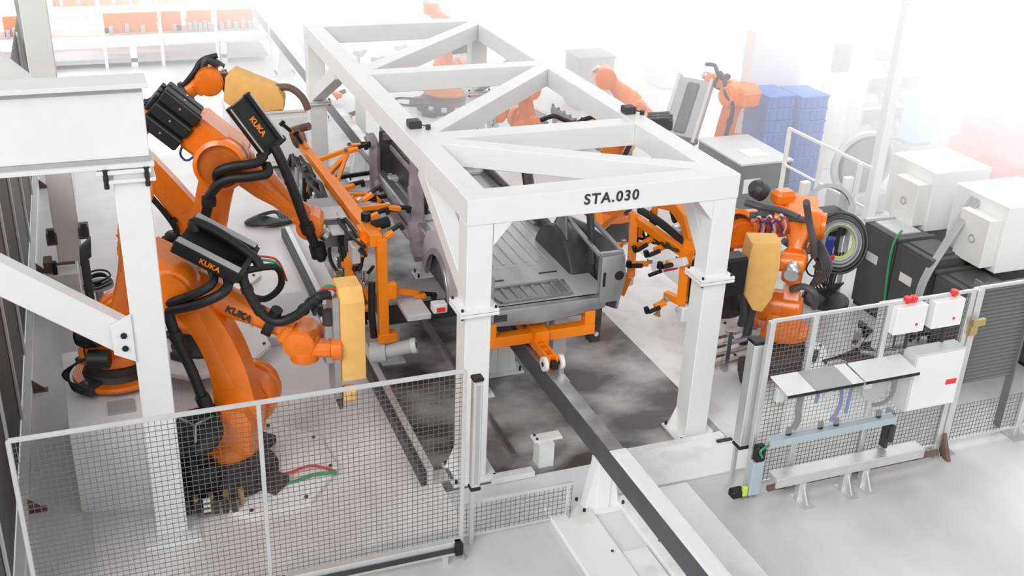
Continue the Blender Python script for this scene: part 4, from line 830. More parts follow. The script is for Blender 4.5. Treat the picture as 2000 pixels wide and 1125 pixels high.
for k in range(10): m.tube([(8.6+0.06*k, 10.2, 0.12), (8.7+.05*k, 9.9, 0.3+0.02*k), (8.9+0.03*k, 9.6, 0.15)], 0.02, n=6)
for k in range(6): m.box((8.7+0.12*k, 9.7-0.05*k, 0.12), (0.09, 0.14, 0.2), 0.01)
m.mi = 1
for k in range(5): m.box((8.75+0.16*k, 9.95, 0.2), (0.06, 0.1, 0.14), 0.01)
m.build('connector_block', ['iron', 'steel'], R6['root'])
gt = thing('gripper_frame', (9.3, 10.0, 0), 'dark and silver gripper frame lying behind the right fence left of the emergency boxes', 'gripper')
m = MB(); m.bar((8.9, 9.9, .35), (9.9, 9.3, .4), .1, .1, bev=.01); m.bar((9.0, 10.2, .35), (9.95, 9.65, .4), .08, .08, bev=.01); m.lim(9.2, 9.7, 9.5, 10.0, 0, .3, .01); m.build('frame_bars', 'steel', gt)
for k in range(9):
    m = MB(); p = Vector((8.9+.12*k, 9.95-.07*k+(.25 if k % 2 else 0), .42)); clamp(m, p, (.2*(-1)**k, -.3, 1), 1.2); m.build('clamp', [('steel', 'grey', 'palegrey')[k % 3], 'black', 'steel'], gt)
t = thing('covered_tool', (7.45, 10.3, 1.0), 'broad yellow covered tool head right of the right front gantry column', 'tool head', 'yellow covered tool heads')
c = Vector((7.38, 10.2, 1.62))
m = MB(); m.prism([(-0.2, 0.42), (0.17, 0.42), (0.2, 0.1), (0.16, -0.33), (0.06, -0.52), (-0.06, -0.5), (-0.2, -0.28), (-0.22, 0.05)], c, Vector((.94, -.34, 0)), Z, Vector((.34, .94, 0)), 0.34, 0.03); m.build('padded_cover', 'cover', t)
m = MB(); m.bar(c+Vector((.1, .15, .1)), c+Vector((.45, .5, .05)), 0.1, 0.14); m.mi = 1; m.tube([c+Vector((-.2, 0, -.3)), c+Vector((-.18, -.05, -.55)), c+Vector((-.16, 0, -.75))], 0.05, n=10); m.tube([c+Vector((-.0, 0.1, -.3)), c+Vector((0, 0.05, -.6)), c+Vector((0.02, 0.1, -.95))], 0.06, n=10); m.build('tool_frame', ['grey', 'char'], t)
ws = thing('tool_rack', (7.3, 10.6, 0), 'low steel tool rack with horizontal bars at the foot of the right column', 'rack')
m = MB()
for k in range(4): m.bar((6.95, 10.5-0.0*k, 0.12+0.14*k), (7.75, 10.6, 0.14+0.14*k), 0.05, 0.05, bev=0.004)
for x in (6.95, 7.3, 7.72): m.lim(x-0.03, x+0.03, 10.5, 10.6, 0, 0.6)
m.build('bars', 'steel', ws)
m = MB(); m.obox((7.65, 10.05, 0.28), Vector((.8, -.5, .3)).normalized(), Vector((.5, .8, 0)).normalized(), Vector((-.25, .1, .9)).normalized(), 0.8, 0.35, 0.25, 0.03); m.build('dark_housing', 'iron', ws)

# mid distance robots seen through and beside the gantry
B7 = (7.85, 15.2, 0.0)
R7 = robot('orange robot seen through the gantry, behind the car on the right', B7, 150, (0.25, 0.85), (-0.1, 1.9), (0.95, 1.75), bend=0.05, la=0.22, side=1, fore=0.15)
B8 = (9.6, 18.6, 0.0)
R8 = robot('faded orange robot with raised arm beyond the right gantry beam', B8, 165, (0.0, 0.85), rz(B8, 165, 1240, 212), rz(B8, 165, 1180, 150), bend=0.08, la=0.24, side=1, fore=0.2, ws=1.6, hose=False, rearm=False)
B9 = (7.5, 23.2, 0.0)
R9 = robot('small orange robot on a black base in the middle of the truss opening', B9, 100, (0.1, 0.8), (-0.05, 1.75), (0.8, 2.1), bend=0.0, la=0.3, side=1, fore=0.2, pw=1.7, sh=1.3, hose=False)
m = MB(); m.tube([(7.0, 23.1, .25), (6.4, 23.2, .3), (6.2, 23.0, .28), (6.4, 22.8, .25), (7.0, 22.8, .2)], 0.03, n=6); m.lathe([(0.66, 0), (0.66, 0.16), (0.5, 0.26)], (7.5, 23.2, 0.05), Z, 24); m.mi = 1
for a in range(5): m.box((7.5+.66*cos(-.6-a*.45), 23.2+.66*sin(-.6-a*.45), .14), (.12, .12, .1), .01, -.6-a*.45)
m.build('base_ring', ['iron', 'palegrey'], R9['root']); MB().lathe([(.5, 0), (.54, .04), (.54, .26), (.46, .34)], (7.5, 23.2, .36), Z, 28).build('slewing_ring', 'orange', R9['root'])
B10 = (10.6, 33.5, 0)
R10 = robot('very pale robot at the top centre edge of the hall', B10, 190, (0.1, 0.9), (-0.2, 2.1), (0.9, 2.0), bend=0.05, la=0.22, side=1)
B11 = (8.1, 19.5, 0)
R11 = robot('orange robot between the truss beams behind the car with dark pipes beside it', B11, 200, (0.1, 0.75), (0.25, 1.45), (0.9, 1.0), bend=0.03, la=0.17, side=1, hose=False, rearm=False)
B12 = (10.9, 16.6, 0)
R12 = robot('faded orange robot behind the angled dark door panel', B12, 100, (0.1, 0.85), (-0.1, 1.9), (0.6, 2.0), bend=0.05, la=0.2, side=1, rearm=False)

# door panel carried in mid air next to R12
t = thing('panel_gripper', (9.9, 16.6, 0.0), 'tilted grey pressed panel in a gripper rack, faded, right of the gantry beam', 'panel rack')
pa = atz(1290, 262, 1.0); pb = atz(1352, 275, 1.0); pc = atz(1392, 160, 2.0)
ux = (pb-pa).normalized(); uy = (pc-pa); uy = (uy-ux*uy.dot(ux)); hgt = uy.length; uy.normalize(); un = ux.cross(uy); wd = (pb-pa).length
cen = pa+ux*wd*.55+uy*hgt*.5
m = MB(); m.obox(cen, ux, uy, un, wd, hgt, 0.05, 0.02); m.mi = 1; m.obox(cen+un*.03, ux, uy, un, wd*.38, hgt*.85, .05, .03); m.mi = 2
for q in (-.5, .5): m.obox(cen+ux*wd*q, ux, uy, un, .07, hgt*1.08, .14, .01)
m.build('pressed_panel', ['grey', 'cardark', 'palegrey'], t)
m = MB(); m.bar(pa, (pa.x, pa.y+.2, 0), .1, .1); m.bar(pa-ux*.1, pb+ux*.1, .1, .1); m.bar(pb, (pb.x, pb.y+.2, 0), .1, .1); m.lim(pa.x-.2, pb.x+.2, pa.y, pa.y+.4, 0, .05); m.build('rack_frame', 'char', t)

# ================================================================== right fence equipment
t = thing('panel_console', (7.0, 7.9, 0), 'white shelf tops over clear panels with hanging hoses on the right fence', 'console')
for a, b, mt in ((6.16, 6.5, 'white'), (6.5, 6.95, 'grey'), (6.95, 7.1, 'white'), (7.12, 7.82, 'white')):
    m = MB(); m.obox(((a+b)/2, 7.9, 1.455), X, Vector((0, 1, .12)).normalized(), Vector((0, -.12, 1)).normalized(), b-a-0.008, 0.34, 0.014, 0.002); m.mi = 1; m.lim(a, b-.008, 7.725, 7.735, 1.405, 1.438); m.build('shelf_top', [mt, 'black'], t)
m = MB(); m.lim(6.2, 7.8, 7.8, 7.808, 0.92, 1.42); m.build('clear_panel', 'plexi', t)
m = MB(); m.lim(6.1, 7.7, 7.8, 7.9, 0.84, 0.86); m.lim(6.1, 7.7, 7.79, 7.802, 0.78, 0.86, 0.003); m.build('lower_shelf', 'paleblue', t)
m = MB()
for q in (6.35, 6.75, 6.95, 7.5): m.cyl((q, 7.86, .86), (q, 7.86, .94), .03, n=12)
m.build('hose_sockets', 'char', t)
m = MB(); m.lim(7.72, 7.76, 7.9, 8.0, 0.38, 0.86); m.mi = 0; m.cyl((7.74, 7.86, .5), (7.74, 7.86, .7), 0.03); m.build('bracket', 'char', t)
m = MB(); m.tube([(6.5, 7.95, 1.25), (6.48, 7.93, 1.1), (6.5, 7.93, .98), (6.46, 7.93, 0.87)], 0.035, n=10); m.mi = 1; m.tube([(7.0, 7.95, 1.3), (7.02, 7.93, 1.1), (6.98, 7.92, .98), (6.9, 7.9, 0.9)], 0.022, n=10); m.tube([(7.15, 7.95, 1.35), (7.12, 7.93, 1.15), (7.1, 7.92, .95)], 0.02, n=10); m.tube([(6.7, 7.95, 1.35), (6.7, 7.93, 1.25), (6.68, 7.92, 1.15)], 0.015, n=8); m.build('hanging_hose', ['char', 'blueh'], t)
m = MB(); m.cyl((7.45, 7.93, 1.2), (7.45, 7.99, 1.2), 0.17, n=24); m.mi = 1; m.box((7.32, 7.92, 1.28), (0.1, 0.05, 0.12), 0.01); m.mi = 2; m.box((7.33, 7.9, 1.33), (0.08, 0.03, 0.05), 0.01); m.build('gauge_unit', ['grey', 'cream', 'red'], t)
m = MB(); m.box((7.4, 7.95, 1.36), (0.5, 0.06, 0.08), 0.01); m.box((6.6, 7.95, 1.33), (0.4, 0.06, 0.06), 0.01); m.build('valve_strip', 'grey', t)
for q, zq in ((6.25, 1.3), (6.85, 1.25), (7.62, 1.2)): MB().box((q, 7.97, zq), (.1, .06, .16), .01).build('valve_block', 'palegrey', t)
MB().tube([(7.55, 7.9, 1.35), (7.66, 7.88, 1.2), (7.6, 7.9, 1.02), (7.45, 7.93, .98)], .02, n=8).build('hanging_hose', 'ink', t)
cb = thing('switch_cabinet', (8.15, 8.0, 0.8), 'flat white wall cabinet with a small red label mounted on the right fence', 'cabinet')
m = MB(); m.lim(7.85, 8.53, 7.86, 8.06, 0.85, 1.56, 0.006); m.build('housing', 'palegrey', cb)
m = MB(); m.lim(7.87, 8.51, 7.85, 7.86, 0.87, 1.54, 0.003); m.build('door', 'white', cb)
m = MB(); m.lim(8.33, 8.47, 7.843, 7.85, 1.13, 1.19); m.build('red_label', 'red', cb)
for x, lab, gx in ((7.78, 'left white emergency box with red knobs on top of the right fence', (0.08, 0.16)), (8.28, 'right white emergency box with a red knob on top of the right fence', (0.2,))):
    eb = thing('emergency_box', (x, 8.09, 1.75), lab, 'control box', 'emergency boxes')
    m = MB(); m.lim(x-0.2, x+0.2, 7.98, 8.16, 1.78, 2.1, 0.008); m.build('housing', 'white', eb)
    for q in gx:
        m = MB(); m.cyl((x+q-0.1, 8.07, 2.1), (x+q-0.1, 8.07, 2.14), 0.02, n=12); m.lathe([(0.04, 0), (0.045, 0.02), (0.04, 0.045)], (x+q-0.1, 8.07, 2.13), Z, 16); m.build('stop_button', 'red', eb)
    m = MB(); m.cyl((x+.08, 7.972, 1.88), (x+.08, 7.98, 1.88), 0.016, n=12); m.build('lock', 'red', eb)
    m = MB(); m.cyl((x-.1, 8.05, 1.6), (x-.1, 8.05, 1.79), 0.012, n=8); m.cyl((x+.06, 8.05, 1.56), (x+.06, 8.05, 1.79), 0.02, n=8); m.build('cable_gland', 'char', eb)
m = MB(); m.lim(7.5, 7.95, 8.12, 8.2, 1.55, 2.1, 0.008); tag(m.build('box_bracket', 'palegrey'), 'pale mounting plate behind the left emergency box', 'plate')
t = thing('guard_rail', (7.3, 8.0, 0), 'double silver guard rail on short feet along the bottom of the right fence', 'guard rail')
m = MB(); m.lim(6.25, 8.2, 7.78, 7.96, 0.3, 0.36, 0.006); m.lim(6.25, 8.2, 7.78, 7.81, 0.24, 0.3, 0.004); m.build('upper_rail', 'alu', t)
m = MB(); m.lim(6.25, 8.55, 7.9, 7.95, 0.12, 0.18, 0.004); m.build('lower_rail', 'brown', t)
for q in (6.35, 8.1): MB().box((q, 7.84, .28), (.07, .1, .14), .01).build('end_clamp', 'black', t)
for x in (6.62, 7.2, 7.45):
    m = MB(); m.lim(x-.045, x+.045, 7.8, 7.88, 0, .3, .005); m.lim(x-.07, x+.07, 7.62, 7.92, 0, .012); m.prism([(0, 0), (0.12, 0), (0, .2)], (x, 7.8, .01), -Y, Z, X, 0.02); m.build('foot', 'alu', t)
m = MB(); m.lim(6.02, 6.16, 7.92, 8.02, 0.1, 0.52, 0.008); m.mi = 1; m.box((6.1, 7.96, .62), (.12, .1, .2), .02); m.box((5.92, 8.0, .12), (.16, .12, .1), .02); m.mi = 2; m.tube([(6.1, 7.9, .6), (6.05, 7.88, .7), (6.16, 7.9, .74)], .014); m.mi = 3; m.box((5.98, 7.95, .16), (.06, .05, .12), .01)
tag(m.build('reel_unit', ['paleblue', 'black', 'greenh', 'lime']), 'small pale blue unit with green hose fittings below the right light curtain', 'hose unit')
for x in (8.72,):
    m = MB(); m.prism([(0, 0), (.16, 0), (0, .3)], (x, 8.05, 0), -Y, Z, X, .05); tag(m.build('post_foot', 'brown'), 'brown triangular foot plate of the hinge post right of the switch cabinet', 'foot plate')
    m = MB(); m.lim(x-.05, x+.05, 8.0, 8.1, 1.6, 1.72); m.lim(x-.05, x+.12, 7.98, 8.02, 1.72, 1.8); tag(m.build('gate_latch', 'brass'), 'brass gate latch on the hinge post right of the switch cabinet', 'latch')

# ================================================================== right: controllers and boxes
def controller(label, x, y, w, d, h, tag_=True):
    t = thing('robot_controller', (x+w/2, y+d/2, 0), label, 'controller cabinet', 'dark robot controllers')
    m = MB(); m.lim(x, x+w, y, y+d, 0.06, h, 0.012); m.mi = 1; m.lim(x+.03, x+w-.03, y+.03, y+d-.03, 0, .06); m.build('housing', ['ctrl', 'black'], t)
    m = MB(); m.lim(x-.012, x, y+.02, y+d-.02, .12, h-.04, .004); dd = m.build('door', 'ctrl', t)
    m = MB(); m.lim(x-.016, x-.012, y+d*.4, y+d*.75, h*.6, h*.7); m.build('door_label', 'cream', dd)
    m = MB(); m.lim(x-.03, x+w, y+d-.06, y+d, h, h+.05, .005); m.lim(x+.1, x+w-.1, y+.1, y+d-.1, h, h+.02); m.build('top_rim', 'palegrey' if tag_ else 'ctrl', t)
controller('dark grey controller cabinet next to the cable coil, left of the row', 10.26, 11.12, .6, .7, 1.32)
controller('dark grey controller cabinet under the first big white box', 10.26, 10.38, .6, .7, 1.3, False)
controller('dark grey controller cabinet, rightmost of the row behind the emergency boxes', 10.3, 9.55, .7, .75, 1.15, False)
controller('dark grey low cabinet behind the controllers at the right edge', 11.3, 9.2, .9, 1.6, 1.0, False)
def wbox(label, x, y, z, w, d, h):
    t = thing('transformer_box', (x+w/2, y+d/2, z), label, 'white box', 'big white boxes')
    m = MB(); m.lim(x, x+w, y, y+d, z, z+h, .012); m.build('housing', 'white', t)
    m = MB(); m.lim(x-.22, x, y+.06, y+d-.4, z+.08, z+h*.8, .01); m.build('front_unit', 'cream', t)
    m = MB(); m.tube([(x-.224, y+.3+.05*cos(a*pi/4), z+h*.45+.05*sin(a*pi/4)) for a in range(8)], .012, n=6, closed=True); m.build('dial', 'grey', t)
    m = MB(); m.lim(x+.1, x+w-.1, y+.1, y+d-.1, 0, z); m.build('stand', 'char', t)
wbox('big white box above the controller row, the one farther from the camera', 10.95, 11.35, 1.25, 1.0, .95, .9)
wbox('big white box at the right edge above the controllers, nearest one', 10.95, 9.95, 1.2, 1.1, 1.0, .95)
m = MB()
for k in range(4): m.tube([(10.2, 10.3+.03*k, 0.1), (10.15, 10.32+.03*k, .9), (10.5, 10.4+.03*k, 1.5), (11.0, 10.5+.05*k, 2.1)], .022, n=8)
m.mi = 1; m.tube([(10.2, 11.0, 0.1), (10.16, 11.05, .8), (10.2, 11.1, 1.25), (10.35, 11.15, 1.42)], .018, n=8)
tag(m.build('supply_cables', ['grey', 'greenh']), 'grey and green cables hanging over the dark controller fronts', 'cables')
# coil on stand
t = thing('cable_coil', (9.95, 11.9, 0), 'big round coil of grey and black cable hung on a stand beside the controllers', 'cable coil')
cc = Vector((9.72, 11.65, 1.12)); nn = Vector((-.55, -.75, .35)).normalized(); x_, y_, z_ = basis(nn)
for mt, rs in (('char', (.36, .34, .38, .33)), ('grey', (.27, .3, .25, .24)), ('lime', (.2,)), ('palegrey', (.29, .22))):
    m = MB()
    for k, r_ in enumerate(rs):
        for q in range(2):
            m.tube([cc+z_*(0.03*k-.05+0.05*q)+x_*(r_*1.0*cos(a*pi/5))+y_*(r_*1.15*sin(a*pi/5))-Z*.01*k for a in range(10)], .02, n=6, closed=True, sub=4)
    m.build('cable_loops', mt, t)
m = MB(); m.bar((9.95, 11.95, 0), (9.85, 11.85, 1.3), .05, .05); m.bar((9.6, 12.1, 0), (9.85, 11.85, 1.1), .04, .04); m.bar((10.15, 12.2, 0), (9.85, 11.85, 1.1), .04, .04); m.lathe([(0.35, 0), (.35, .06)], (9.9, 11.95, .0), Z, 20); m.build('stand', 'iron', t)
m = MB()
for k in range(10): m.tube([cc+Vector((-.3+.05*k, .05, -.2)), cc+Vector((-.25+.04*k, .1, -.55-.03*k)), (9.6+.06*k, 11.9, .3), (9.9, 11.9, .08)], .014, n=6)
m.tube([cc+Vector((-.35, 0, -.1)), cc+Vector((-.5, 0, -.35)), cc+Vector((-.35, 0, -.5)), cc+Vector((-.15, 0, -.35))], .014, n=6)
m.build('hanging_cables', 'char', t)
m = MB(); m.tube([cc+x_*-.35+Z*.1, cc+Vector((-.4, 0, .2)), cc+Vector((-.35, .1, .35))], .03); m.mi = 1; m.box(cc+Vector((-.25, -.1, 0.0)), (.12, .1, .3), .03); m.mi = 2; m.box(cc+Vector((-.2, -.14, -.16)), (.08, .06, .08), .02); m.build('cable_plugs', ['blueh', 'blueh', 'red'], t)
t = thing('hose_saddle', (10.1, 13.5, 0), 'dark arched hose saddle between two white posts behind the cable coil', 'hose saddle')
c = atz(1612, 375, 1.6)
m = MB(); m.lathe([(.34, 0), (.34, .3), (.28, .3)], c-Y*.1-Z*.25, Vector((-.4, -.7, .5)), 24, cap=False); m.build('hose_drum', 'grey', t)
m = MB(); m.box(c+Vector((0, -.1, -.45)), (.6, .4, .4), .05); m.build('drum_base', 'char', t)
for dx in (-.38, .38): MB().box((c.x+dx, c.y, (c.z+.2)/2), (.14, .1, c.z+.2), .01).build('post', 'white', t)

# railing on the right
t = thing('handrail', (10.25, 12.7, 0), 'white sloping handrail with slim posts in the hazy right background', 'handrail')
m = MB(); m.bar((10.21, 13.9, 2.1), (10.26, 11.9, 2.1), .04, .04); m.bar((10.21, 13.9, 1.5), (10.26, 11.9, 1.5), .03, .03); m.build('top_rail', 'white', t)
for y in (13.9, 13.0, 12.1): MB().lim(10.2, 10.25, y-.03, y+.03, 0, 2.1).build('post', 'white', t)
m = MB(); m.lim(12.35, 12.52, 14.2, 14.37, 0, 4.6, .01); m.lim(12.25, 12.62, 14.1, 14.47, 0, .04); tag(m.build('support_column', 'white'), 'slender white column in front of the shelves in the right haze', 'column')

# green-grey cabinet, crates, machine parts further back
t = thing('grey_cabinet', (9.95, 15.4, 0), 'dark grey green cabinet with a pale lid behind the right front gantry corner', 'cabinet')
m = MB(); m.lim(10.0, 11.0, 14.75, 16.2, 0, 1.2, .015); m.build('housing', 'darkgreen', t); m = MB(); m.lim(9.98, 11.02, 14.73, 16.22, 1.2, 1.24, .005); m.mi = 1; m.lim(10.3, 10.7, 15.0, 15.4, 1.24, 1.26); m.build('lid', ['palegrey', 'white'], t)
m = MB(); m.lim(10.08, 10.4, 14.735, 14.75, .7, .95); m.build('label_plate', 'white', t)
cr0 = None
for i in range(2):
    for k in range(8):
        x = 11.75+i*.62; y = 16.7-i*.15; z = k*.235
        lab = 'blue stacking crate, %s, %s' % ('left stack beside the white door panel' if i == 0 else 'right stack beside the white door panel', ['bottom one', 'second from the floor', 'third from the floor', 'fourth from the floor', 'fifth from the floor', 'third from the top', 'second from the top', 'topmost'][k])
        m = MB(); m.lim(x-.29, x+.29, y-.38, y+.38, z, z+.21, .01); m.lim(x-.3, x+.3, y-.39, y+.39, z+.19, z+.23, .005)
        for q in (-.2, -.07, .07, .2): m.lim(x+q-.01, x+q+.01, y-.395, y-.38, z+.02, z+.19)
        tag(m.build('stacking_crate', 'blue'), lab, 'crate', 'blue stacking crates')
m = MB(); m.lim(11.5, 12.65, 17.1, 17.4, 0, 2.9, .01); tag(m.build('white_locker', 'white'), 'tall plain white locker behind the blue crates', 'locker')
t = thing('door_panel', (13.7, 17.3, 0), 'white upright door panel with a small grey window near the shelves', 'door panel')
m = MB(); m.lim(13.3, 13.95, 17.2, 17.3, 0, 3.0, .01); m.build('leaf', 'white', t); m = MB(); m.lim(13.4, 13.82, 17.19, 17.2, 2.0, 2.55); m.build('window_pane', 'grey', t)
def shelf(label, x, y, w, h, n, rows):
    t = thing('shelf_unit', (x+w/2, y, 0), label, 'shelf', 'storage shelves')
    for xx in (x, x+w): MB().lim(xx-.03, xx+.03, y-.3, y+.3, 0, h, .005).build('upright', 'palegrey', t)
    for k in range(n):
        z = .25+k*(h-.3)/(n-1); MB().lim(x, x+w, y-.3, y+.3, z-.02, z+.02, .004).build('shelf_board', 'cream', t)
    MB().lim(x, x+w, y+.28, y+.3, 0, h).build('back_panel', 'grey', t)
    names = ['lowest shelf', 'second shelf up', 'third shelf up', 'fourth shelf up', 'fifth shelf up', 'top shelf']
    for k in range(n-1):
        z = .25+k*(h-.3)/(n-1)+.02
        for i in range(rows):
            bx = x+(i+.5)*w/rows; bw = w/rows*.36
            m = MB(); m.prism([(-.2, 0), (.2, 0), (.2, .24), (-.08, .24), (-.2, .1)], (bx, y-.02, z), Y, Z, X, bw*2, .008)
            tag(m.build('picking_bin', 'palegrey' if (i+k) % 2 else 'cream'), 'pale open bin, %s one on the %s of the %s' % (['left', 'middle', 'right'][i], names[k], label.split(',')[0]), 'bin', 'bins on ' + label.split(',')[0]+' '+names[k])
shelf('left storage shelf, pale and full of open bins', 15.0, 18.3, 1.55, 3.0, 5, 3)
shelf('right storage shelf, fading into white', 17.1, 17.7, 1.9, 3.0, 5, 3)
m = MB(); m.tube([atz(1684, 320, .9)+Vector((.6*cos(a*pi/6), 0, .55*sin(a*pi/6))) for a in range(12)], .07, n=8, closed=True, sub=3); c = atz(1684, 320, .9); m.mi = 1; m.cyl(c-Y*.1, c+Y*.15, .5, n=24); m.mi = 0; m.lim(c.x-.5, c.x+.5, c.y-.25, c.y+.25, 0, .4, .02)
tag(m.build('cable_drum', ['palegrey', 'grey']), 'large pale round cable drum standing in front of the left shelf', 'cable drum')
t = thing('work_stool_cart', (15.4, 14.6, 0), 'light blue plastic bin cart fading into the right haze', 'cart')
c = atz(1790, 260, .6); m = MB(); m.box((c.x, c.y, .95), (.6, .5, 1.1), .08); m.build('bin_body', 'cyan', t); m = MB(); m.box((c.x, c.y, .2), (.7, .6, .4), .02); m.build('cart_base', 'grey', t)
for k, (px, py, dz, s) in enumerate(((1925, 330, .2, (1.3, .9, .5)), (1960, 270, .2, (1.5, 1.0, .7)), (1905, 270, .2, (.8, .7, .4)))):
    c = atz(px, py, .5); m = MB(); m.box((c.x, c.y, s[2]/2+.1), (s[0], s[1], s[2]), .05); m.box((c.x, c.y, .05), (s[0]*.9, s[1]*.9, .1)); tag(m.build('pallet_box', 'red'), ['red box in the bright haze at the right edge, nearest of three', 'red box in the bright haze at the right edge, largest of three', 'red box in the bright haze at the right edge, smallest of three'][k], 'box', 'red pallet boxes')
m = MB()
for k in range(8): m.lim(12.9, 13.7, 12.1+.1*k, 12.16+.1*k, .9+.0*k, .96)
m.lim(12.9, 13.7, 12.0, 13.0, 0, .9, .02); tag(m.build('ribbed_machine', 'white'), 'white ribbed machine block behind the big white boxes', 'machine')

# pale background cabinets at the top right
def simple_cab(name, label, cat, px, py, w, d, h, mt='palegrey', mt2='white', grp=None):
    p = atz(px, py, 0); t = thing(name, p, label, cat, grp)
    m = MB(); m.lim(p.x-w/2, p.x+w/2, p.y, p.y+d, .05, h, .02); m.build('housing', mt, t)
    m = MB(); m.lim(p.x-w/2+.05, p.x+w/2-.05, p.y-.02, p.y, .15, h-.1, .005); m.build('door', mt2, t)
    m = MB(); m.lim(p.x-w/2-.02, p.x+w/2+.02, p.y-.03, p.y+d+.02, h, h+.05, .005); m.build('top_cover', mt2, t); MB().lim(p.x-w/2+.05, p.x+w/2-.05, p.y+.03, p.y+d-.03, 0, .05).build('plinth', 'char', t)
    return t
G = 'pale machine cabinets'
simple_cab('machine_cabinet', 'pale cabinet at the top, right of the truss, first from the left', 'cabinet', 1165, 100, 1.2, 1.0, 2.0, 'grey', 'palegrey', G)
simple_cab('machine_cabinet', 'pale cabinet at the top behind the faded robots, second from the left', 'cabinet', 1325, 175, 1.0, 1.0, 1.9, 'grey', 'palegrey', G)
simple_cab('machine_cabinet', 'pale cabinet with a dark top left of the blue crates', 'cabinet', 1462, 165, 1.2, .9, 1.7, 'darkgreen', 'white', G)
simple_cab('machine_cabinet', 'wide white cabinet high in the haze above the blue crates', 'cabinet', 1560, 100, 2.6, 1.0, 2.0, 'white', 'palegrey', G)
simple_cab('machine_cabinet', 'white cabinet far back at the top right corner', 'cabinet', 1850, 60, 2.4, 1.0, 2.2, 'white', 'palegrey', G)
simple_cab('machine_cabinet', 'slate cabinet just beyond the right gantry beam behind the pale robot', 'cabinet', 1160, 215, .9, .8, 1.2, 'darkgreen', 'darkgreen', G)
simple_cab('machine_cabinet', 'bright white cabinet at the top centre left of the pale robot', 'cabinet', 720, 52, 2.6, 1.6, 2.4, 'white', 'white', G)
simple_cab('machine_cabinet', 'low white cabinet behind the rear gantry column on the left', 'cabinet', 540, 330, 1.6, 1.2, 1.1, 'white', 'cream', G)
simple_cab('machine_cabinet', 'grey screen cabinet seen through the rear truss opening', 'cabinet', 905, 150, .9, .5, 1.4, 'grey', 'grey', G)
for k, (px, py, dx) in enumerate(((985, 60, .4), (1060, 70, .3))):
    p = atz(px, py, 0); m = MB()
    for q in range(3): m.lim(p.x+q*.8-.06, p.x+q*.8+.06, p.y, p.y+.12, 0, 3.2)
    m.mi = 1; m.lim(p.x, p.x+1.6, p.y+.02, p.y+.08, 1.2, 3.0)
    tag(m.build('partition_frame', ['palegrey', 'paleblue']), ['pale blue glazed partition at the top, left of the first pale cabinet', 'pale blue glazed partition at the top directly beside the first pale cabinet'][k], 'partition', 'pale partitions')
p = atz(735, 48, 0); m = MB(); m.lim(p.x-1.9, p.x-1.75, p.y-.4, p.y-.25, 0, 3.4); m.lim(p.x-1.9, p.x-1.4, p.y-.4, p.y-.3, 1.0, 1.1); tag(m.build('steel_post', 'grey'), 'grey post standing left of the bright white cabinet at the top centre', 'post')

# pipes and rods behind the car
m = MB()
for k in range(7): m.bar(atz(1085+k*11, 235+k*8, .1), atz(1080+k*11, 205+k*7, .9), .05, .05)
m.bar(atz(1080, 215, .8), atz(1175, 275, .8), .1, .12); m.bar(atz(1085, 230, .3), atz(1175, 285, .3), .15, .2)
tag(m.build('pipe_rack', 'iron'), 'dark rack of pipes behind the right gantry beam near the orange robot', 'rack')
m = MB()
for x, y in ((5.09, 21.52), (8.77, 21.56)):
    pass
for (x, y), lab in (((5.09, 21.52), 'short pale machine post with a black foot inside the left truss bay'), ((8.77, 21.56), 'short pale machine post with a black foot left of the pipe rack')):
    t = thing('machine_post', (x, y, 0), lab, 'post', 'machine posts')
    MB().lim(x-.09, x+.09, y-.09, y+.09, .06, 1.15, .005).build('shaft', 'cream', t); MB().lim(x-.16, x+.16, y-.12, y+.12, 0, .06, .005).build('foot', 'black', t); MB().lim(x-.25, x+.12, y-.12, y+.12, 1.15, 1.3, .01).build('head', 'palegrey', t)
m.bm.free()
t = thing('angled_bracket', (6.9, 19.0, 0), 'white angled machine bracket with a grey inside below the centre of the truss', 'bracket')
p = atz(965, 262, 0); m = MB(); m.lim(p.x-.1, p.x+.1, p.y, p.y+.2, 0, .9); m.bar((p.x, p.y+.1, .9), (p.x+.9, p.y-.6, .5), .16, .18); m.mi = 1; m.lim(p.x-.45, p.x-.35, p.y, p.y+.1, .2, .8); m.build('arm', ['palegrey', 'iron'], t)
for k, (px, py, mt) in enumerate(((656, 185, 'amber'), (675, 228, 'orange'), (755, 253, 'char'), (700, 105, 'char'), (735, 118, 'char'), (780, 95, 'brown'))):
    p = atz(px, py, .25); m = MB(); m.obox(p, Vector((.8, .5, 0)).normalized(), Vector((-.5, .8, 0)).normalized(), Z, .14, .3, .12, .02); m.mi = 1; m.cyl((p.x, p.y, 0), (p.x, p.y, .24), .04); m.cyl(p+Vector((.1, .1, 0)), p+Vector((.25, .1, .05)), .05)
    tag(m.build('floor_fixture', [mt, 'char']), ['upright yellow fixture left of the machine post in the truss bay', 'orange clamp fixture on the floor beside the far rail', 'small black fixture alone on the white floor inside the truss', 'small black fixture near the rear beam, left one', 'small black fixture near the rear beam, right one', 'brown cylinder fixture under the rear diagonal brace'][k], 'fixture', 'floor fixtures')
m = MB()
for k in range(6): m.tube([(2.1+.05*k, 17.2, .05+.02*k), (2.5, 17.0+.05*k, .08), (2.9-.05*k, 17.2, .06), (2.6, 17.5, .1), (2.2, 17.4, .05)], .03, n=6, closed=True)
tag(m.build('hose_pile', 'char'), 'dark heap of hose on the floor between the robots and the rear column', 'hose')
m = MB(); m.lim(1.35, 2.5, 12.9, 14.2, 0.0, .14, .01); tag(m.build('robot_plinth', 'palegrey'), 'low grey plinth block on the floor under the nearest robot forearm', 'plinth')

